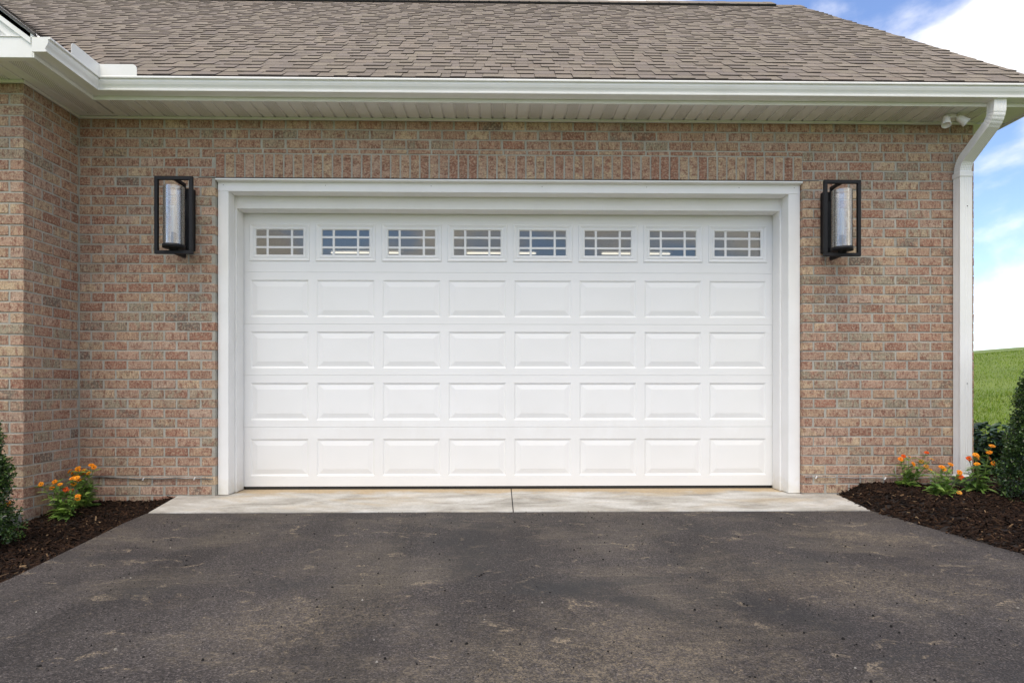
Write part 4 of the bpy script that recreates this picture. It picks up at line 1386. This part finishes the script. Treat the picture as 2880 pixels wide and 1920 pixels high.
def zinnia(base, heads, label, extra=6, group='orange zinnias planted in the mulch', basal=9):
    root = empty('zinnia_plant', base)
    tag(root, label, 'flower', group)
    def put(mesh_, p, yaw, pit, roll=0, s=1.0, name='leaf', parent=root):
        o_ = link(name, mesh_, parent, p)
        o_.rotation_mode = 'XYZ'
        o_.rotation_euler = (roll, -pit, yaw); o_.scale = (s, s, s)
        return o_
    stems = [(hx, hy, hz, kd) for hx, hy, hz, kd in heads] + [(random.uniform(-0.10, 0.10), random.uniform(-0.06, 0.06), random.uniform(0.12, 0.24), None) for _ in range(extra)]
    for hx, hy, hz, kd in stems:
        b0 = Vector((random.uniform(-0.03, 0.03) + hx * 0.12, random.uniform(-0.025, 0.025), -0.02))
        tip = Vector((hx, hy, hz))
        mid = b0.lerp(tip, 0.55) + Vector((-hx * 0.12 + random.uniform(-0.012, 0.012), random.uniform(-0.012, 0.012), hz * 0.06))
        pts = []
        for i in range(7):
            f = i / 6
            pts.append(b0 * (1 - f) ** 2 + mid * 2 * f * (1 - f) + tip * f * f)
        st = MB().tube(pts, [0.0036 - 0.0016 * i / 6 for i in range(7)], 6).build('stem', M_STEM, root)
        nn = random.randint(4, 5) if hz > 0.2 else 4
        for k in range(nn):
            f = (k + 0.8 + random.uniform(-0.2, 0.2)) / (nn + 0.4)
            p = b0 * (1 - f) ** 2 + mid * 2 * f * (1 - f) + tip * f * f
            ya = random.uniform(0, PI)
            for s_ in (0, PI):
                if random.random() < 0.9:
                    put(random.choice(zin_leaf), p, ya + s_ + random.uniform(-0.3, 0.3), random.uniform(0.1, 0.8), random.uniform(-0.4, 0.4), random.uniform(0.9, 1.35) * (1.15 - 0.4 * f))
        if kd:
            pm, cm = random.choice(fl_meshes[kd])
            fo = put(pm, tip, random.uniform(0, 6), 0, 0, random.uniform(0.85, 1.1), 'flower')
            fo.rotation_euler = (random.uniform(0.35, 1.0), random.uniform(-0.4, 0.4), random.uniform(-0.6, 0.6))
            cm_o = link('flower_center', cm, fo)
    for _ in range(basal):
        put(random.choice(zin_big), Vector((random.uniform(-0.04, 0.04), random.uniform(-0.04, 0.03), random.uniform(0.005, 0.05))), random.uniform(0, 2 * PI), random.uniform(0.15, 0.9), random.uniform(-0.4, 0.4), random.uniform(0.7, 1.1))
    return root
def heads(base_px, lst, s_, depth):
    return [((u - base_px[0]) * s_, random.uniform(-depth, depth), (base_px[1] - v) * s_, k) for u, v, k in lst]
zinnia((0.215, -0.47, -0.085), heads((190, 1463), [(128, 1364, 'o2'), (143, 1362, 'o'), (142, 1379, 'o'), (167, 1362, 'o'), (176, 1366, 'o2'), (202, 1351, 'o'), (218, 1349, 'o2'), (222, 1356, 'o'), (210, 1366, 'o2'), (190, 1381, 'r'), (196, 1386, 'r'), (231, 1405, 'o2'), (238, 1396, 'o')], 0.00268, 0.06),
       'leafy orange zinnia with pale lower leaves standing in front of the return wall', extra=7, basal=12)
zinnia((0.20, -0.22, -0.06), heads((256, 1437), [(215, 1331, 'o2'), (226, 1335, 'o'), (232, 1329, 'o'), (246, 1320, 'o2'), (252, 1329, 'o2'), (245, 1339, 'o3'), (234, 1342, 'o'), (264, 1337, 'o2'), (270, 1322, 'o'), (278, 1313, 'o'), (236, 1357, 'r')], 0.00285, 0.05),
       'taller orange zinnia tucked into the inner brick corner', extra=6, basal=6)
zinnia((0.17, -1.0, -0.11), heads((40, 1520), [(50, 1422, 'o'), (22, 1418, 'o3')], 0.0024, 0.02),
       'orange zinnia half hidden behind the boxwood by the wing wall', extra=2, basal=3)
zinnia((6.93, -0.14, 0.065), heads((2545, 1390), [(2530, 1303, 'o3'), (2543, 1295, 'r'), (2562, 1316, 'o'), (2566, 1298, 'a'), (2587, 1309, 'a'), (2597, 1283, 'r'), (2616, 1303, 'a'), (2613, 1326, 'a'), (2616, 1334, 'o2')], 0.0029, 0.05),
       'airy orange and amber zinnia leaning against the brick pier', extra=5, basal=7)
zinnia((6.95, -0.52, 0.055), heads((2638, 1413), [(2641, 1322, 'o'), (2655, 1329, 'o2'), (2678, 1317, 'o'), (2686, 1337, 'o'), (2689, 1348, 'r'), (2685, 1351, 'r'), (2684, 1394, 'a')], 0.0027, 0.05),
       'low spreading orange zinnia with trailing leaves in front of the downspout', extra=7, basal=15)
zinnia((7.395, -0.33, 0.06), heads((2732, 1397), [(2762, 1264, 'o2'), (2753, 1281, 'o'), (2722, 1291, 'o2'), (2735, 1290, 'o2'), (2741, 1300, 'o'), (2717, 1301, 'r'), (2760, 1298, 'o2'), (2766, 1312, 'o'), (2718, 1313, 'o2')], 0.0029, 0.05),
       'tall upright orange zinnia clustered against the foot of the downspout', extra=7, basal=9)

# boxwoods: small glossy leaves packed through a rough cone
def boxwood(base, rad, ht, label, n_leaf, top_r=0.35):
    root = empty('boxwood', base)
    tag(root, label, 'shrub', 'clipped boxwoods flanking the driveway')
    m = MB()
    for k in range(9):
        a = k * 0.7; rr = rad * random.uniform(0.2, 0.6)
        m.tube([(0, 0, -0.03), (rr * 0.4 * math.cos(a), rr * 0.4 * math.sin(a), ht * 0.3), (rr * math.cos(a), rr * math.sin(a), ht * random.uniform(0.55, 0.85))], [0.012, 0.008, 0.004], 6)
    m.build('trunk', M_BARK, root)
    c = MB()
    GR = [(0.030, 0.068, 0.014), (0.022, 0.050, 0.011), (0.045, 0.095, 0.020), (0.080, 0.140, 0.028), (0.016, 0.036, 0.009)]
    sprig = 0
    while sprig < n_leaf // 9:
        f = random.random() ** 0.8
        a = random.uniform(0, 2 * PI)
        R0 = rad * (1 - (1 - top_r) * f ** 1.6) * (1 + 0.16 * mnoise.noise(Vector((math.cos(a) * 2.2, math.sin(a) * 2.2, f * 6 + rad))))
        if f > 0.93: R0 *= max(0.1, (1 - f) / 0.07)
        r_ = R0 * (random.uniform(0.80, 1.04) if random.random() < 0.85 else random.uniform(0.3, 0.8))
        p = Vector((r_ * math.cos(a), r_ * math.sin(a), f * ht + 0.03))
        outd = Vector((math.cos(a), math.sin(a), random.uniform(0.2, 1.3))).normalized()
        sprig += 1
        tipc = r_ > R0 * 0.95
        for q in range(9):
            pos = p + outd * (q * 0.0065) + Vector((random.gauss(0, 0.005), random.gauss(0, 0.005), random.gauss(0, 0.005)))
            d = (outd * random.uniform(0.2, 0.9) + Vector((random.gauss(0, 0.7), random.gauss(0, 0.7), random.gauss(0, 0.5)))).normalized()
            s_ = d.cross(Vector((random.gauss(0, 1), random.gauss(0, 1), random.gauss(0, 1)))).normalized()
            ln = random.uniform(0.013, 0.021); wd = ln * 0.32
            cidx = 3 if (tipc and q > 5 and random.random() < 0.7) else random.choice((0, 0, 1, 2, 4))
            g = random.uniform(0.75, 1.25)
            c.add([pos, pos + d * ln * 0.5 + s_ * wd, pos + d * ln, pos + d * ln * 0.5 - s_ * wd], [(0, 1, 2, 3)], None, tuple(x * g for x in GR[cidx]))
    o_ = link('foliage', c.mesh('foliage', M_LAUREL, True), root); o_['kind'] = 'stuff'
    return root
boxwood((0.135, -1.46, -0.10), 0.335, 1.2, 'dense boxwood cone standing in the mulch before the wing corner', 70000)
boxwood((7.80, -0.72, 0.02), 0.40, 1.22, 'dense tall boxwood in the mulch mound right of the downspout', 70000)

# broadleaf laurel behind the corner
def laurel(base, label):
    root = empty('laurel_shrub', base)
    tag(root, label, 'shrub')
    GR = [(0.022, 0.055, 0.018), (0.030, 0.075, 0.022), (0.016, 0.040, 0.014), (0.055, 0.11, 0.030), (0.040, 0.085, 0.030)]
    lm = [leaf_mesh('leaf', random.uniform(0.085, 0.12), random.uniform(0.017, 0.023), M_LAUREL, c_, 0.35, random.uniform(0.15, 0.5), 4) for c_ in GR]
    m = MB(); tips = []
    for k in range(33):
        a = random.uniform(0, 2 * PI); rr = 0.46 * math.sqrt(random.random())
        h_ = random.uniform(0.45, 0.80) * (1 - 0.3 * rr / 0.46) if k % 3 else random.uniform(0.2, 0.4)
        p1 = Vector((rr * math.cos(a), rr * math.sin(a), h_))
        m.tube([(0.08 * math.cos(a), 0.08 * math.sin(a), -0.03), p1 * 0.5 + Vector((0, 0, 0.05)), p1], [0.008, 0.006, 0.003], 6)
        tips.append(p1)
    m.build('branch', M_BARK, root)
    for p1 in tips:
        for q in range(9):
            f = q / 9
            pos = p1 - Vector((p1.x * 0.3, p1.y * 0.3, 0.22)) * (1 - f) + Vector((random.gauss(0, 0.012), random.gauss(0, 0.012), 0))
            o_ = link('leaf', random.choice(lm), root, pos)
            o_.rotation_euler = (random.uniform(-0.5, 0.5), -random.uniform(-0.3, 0.7), q * 2.4 + random.uniform(-0.4, 0.4))
            s_ = random.uniform(0.75, 1.15); o_.scale = (s_, s_, s_)
    # the leaves crowded inside the shrub
    c = MB()
    for _ in range(700):
        a = random.uniform(0, 2 * PI); rr = 0.44 * math.sqrt(random.random()); h_ = random.uniform(0.06, 0.62) * (1 - 0.25 * rr / 0.44)
        me = random.choice(lm)
        Mx = Matrix.Rotation(random.uniform(0, 2 * PI), 3, 'Z') @ Matrix.Rotation(random.uniform(-0.7, 0.5), 3, 'Y') @ Matrix.Rotation(random.uniform(-0.6, 0.6), 3, 'X')
        p = Vector((rr * math.cos(a), rr * math.sin(a), h_)); g = random.uniform(0.7, 1.2); gc = random.choice(GR[:3])
        c.add([p + Mx @ v.co for v in me.vertices], [tuple(q.vertices) for q in me.polygons], None, tuple(x * g for x in gc), smooth=True)
    o_ = link('foliage', c.mesh('foliage', M_LAUREL, True), root); o_['kind'] = 'stuff'
    return root
laurel((8.60, 1.05, -0.02), 'broad-leaved dark laurel shrub growing behind the brick corner')

# ------------------------------------------------------------------ grass on the hill beside the house
c = MB()
n_b = 0
while n_b < 60000:
    y = 2.3 + 22 * random.random() ** 1.5
    u = random.uniform(0.68, 1.05)
    x = cl.x + u * (y - cl.y)
    if x < 8.2: continue
    if y < 2.4 and x < 10.1: continue
    n_b += 1
    z = hill(x, y)
    # interpolate the coarse sheet a little low so that roots never float
    hgt = random.uniform(0.035, 0.085) * (1 + 0.5 * mnoise.noise(Vector((x * 0.8, y * 0.8, 0))))
    wd = random.uniform(0.004, 0.008) * (1 + y * 0.05)
    a = random.uniform(0, PI)
    le = Vector((random.gauss(0, 0.4), random.gauss(0, 0.4), 1)).normalized() * hgt
    s_ = Vector((math.cos(a) * wd, math.sin(a) * wd, 0))
    p = Vector((x, y, z - 0.02))
    g = random.uniform(0.7, 1.25) * (1 + 0.25 * mnoise.noise(Vector((x * 0.5, y * 0.25, 5))))
    cbl = random.choice(((0.165, 0.265, 0.020), (0.21, 0.30, 0.026), (0.115, 0.205, 0.018), (0.25, 0.31, 0.045)))
    c.add([p - s_, p + s_, p + le * 1.3], [(0, 1, 2)], None, tuple(q * g for q in cbl))
o = link('grass', c.mesh('grass', M_GRASS, True)); tag(o, 'short bright green grass covering the hill beside the house', 'grass', kind='stuff')
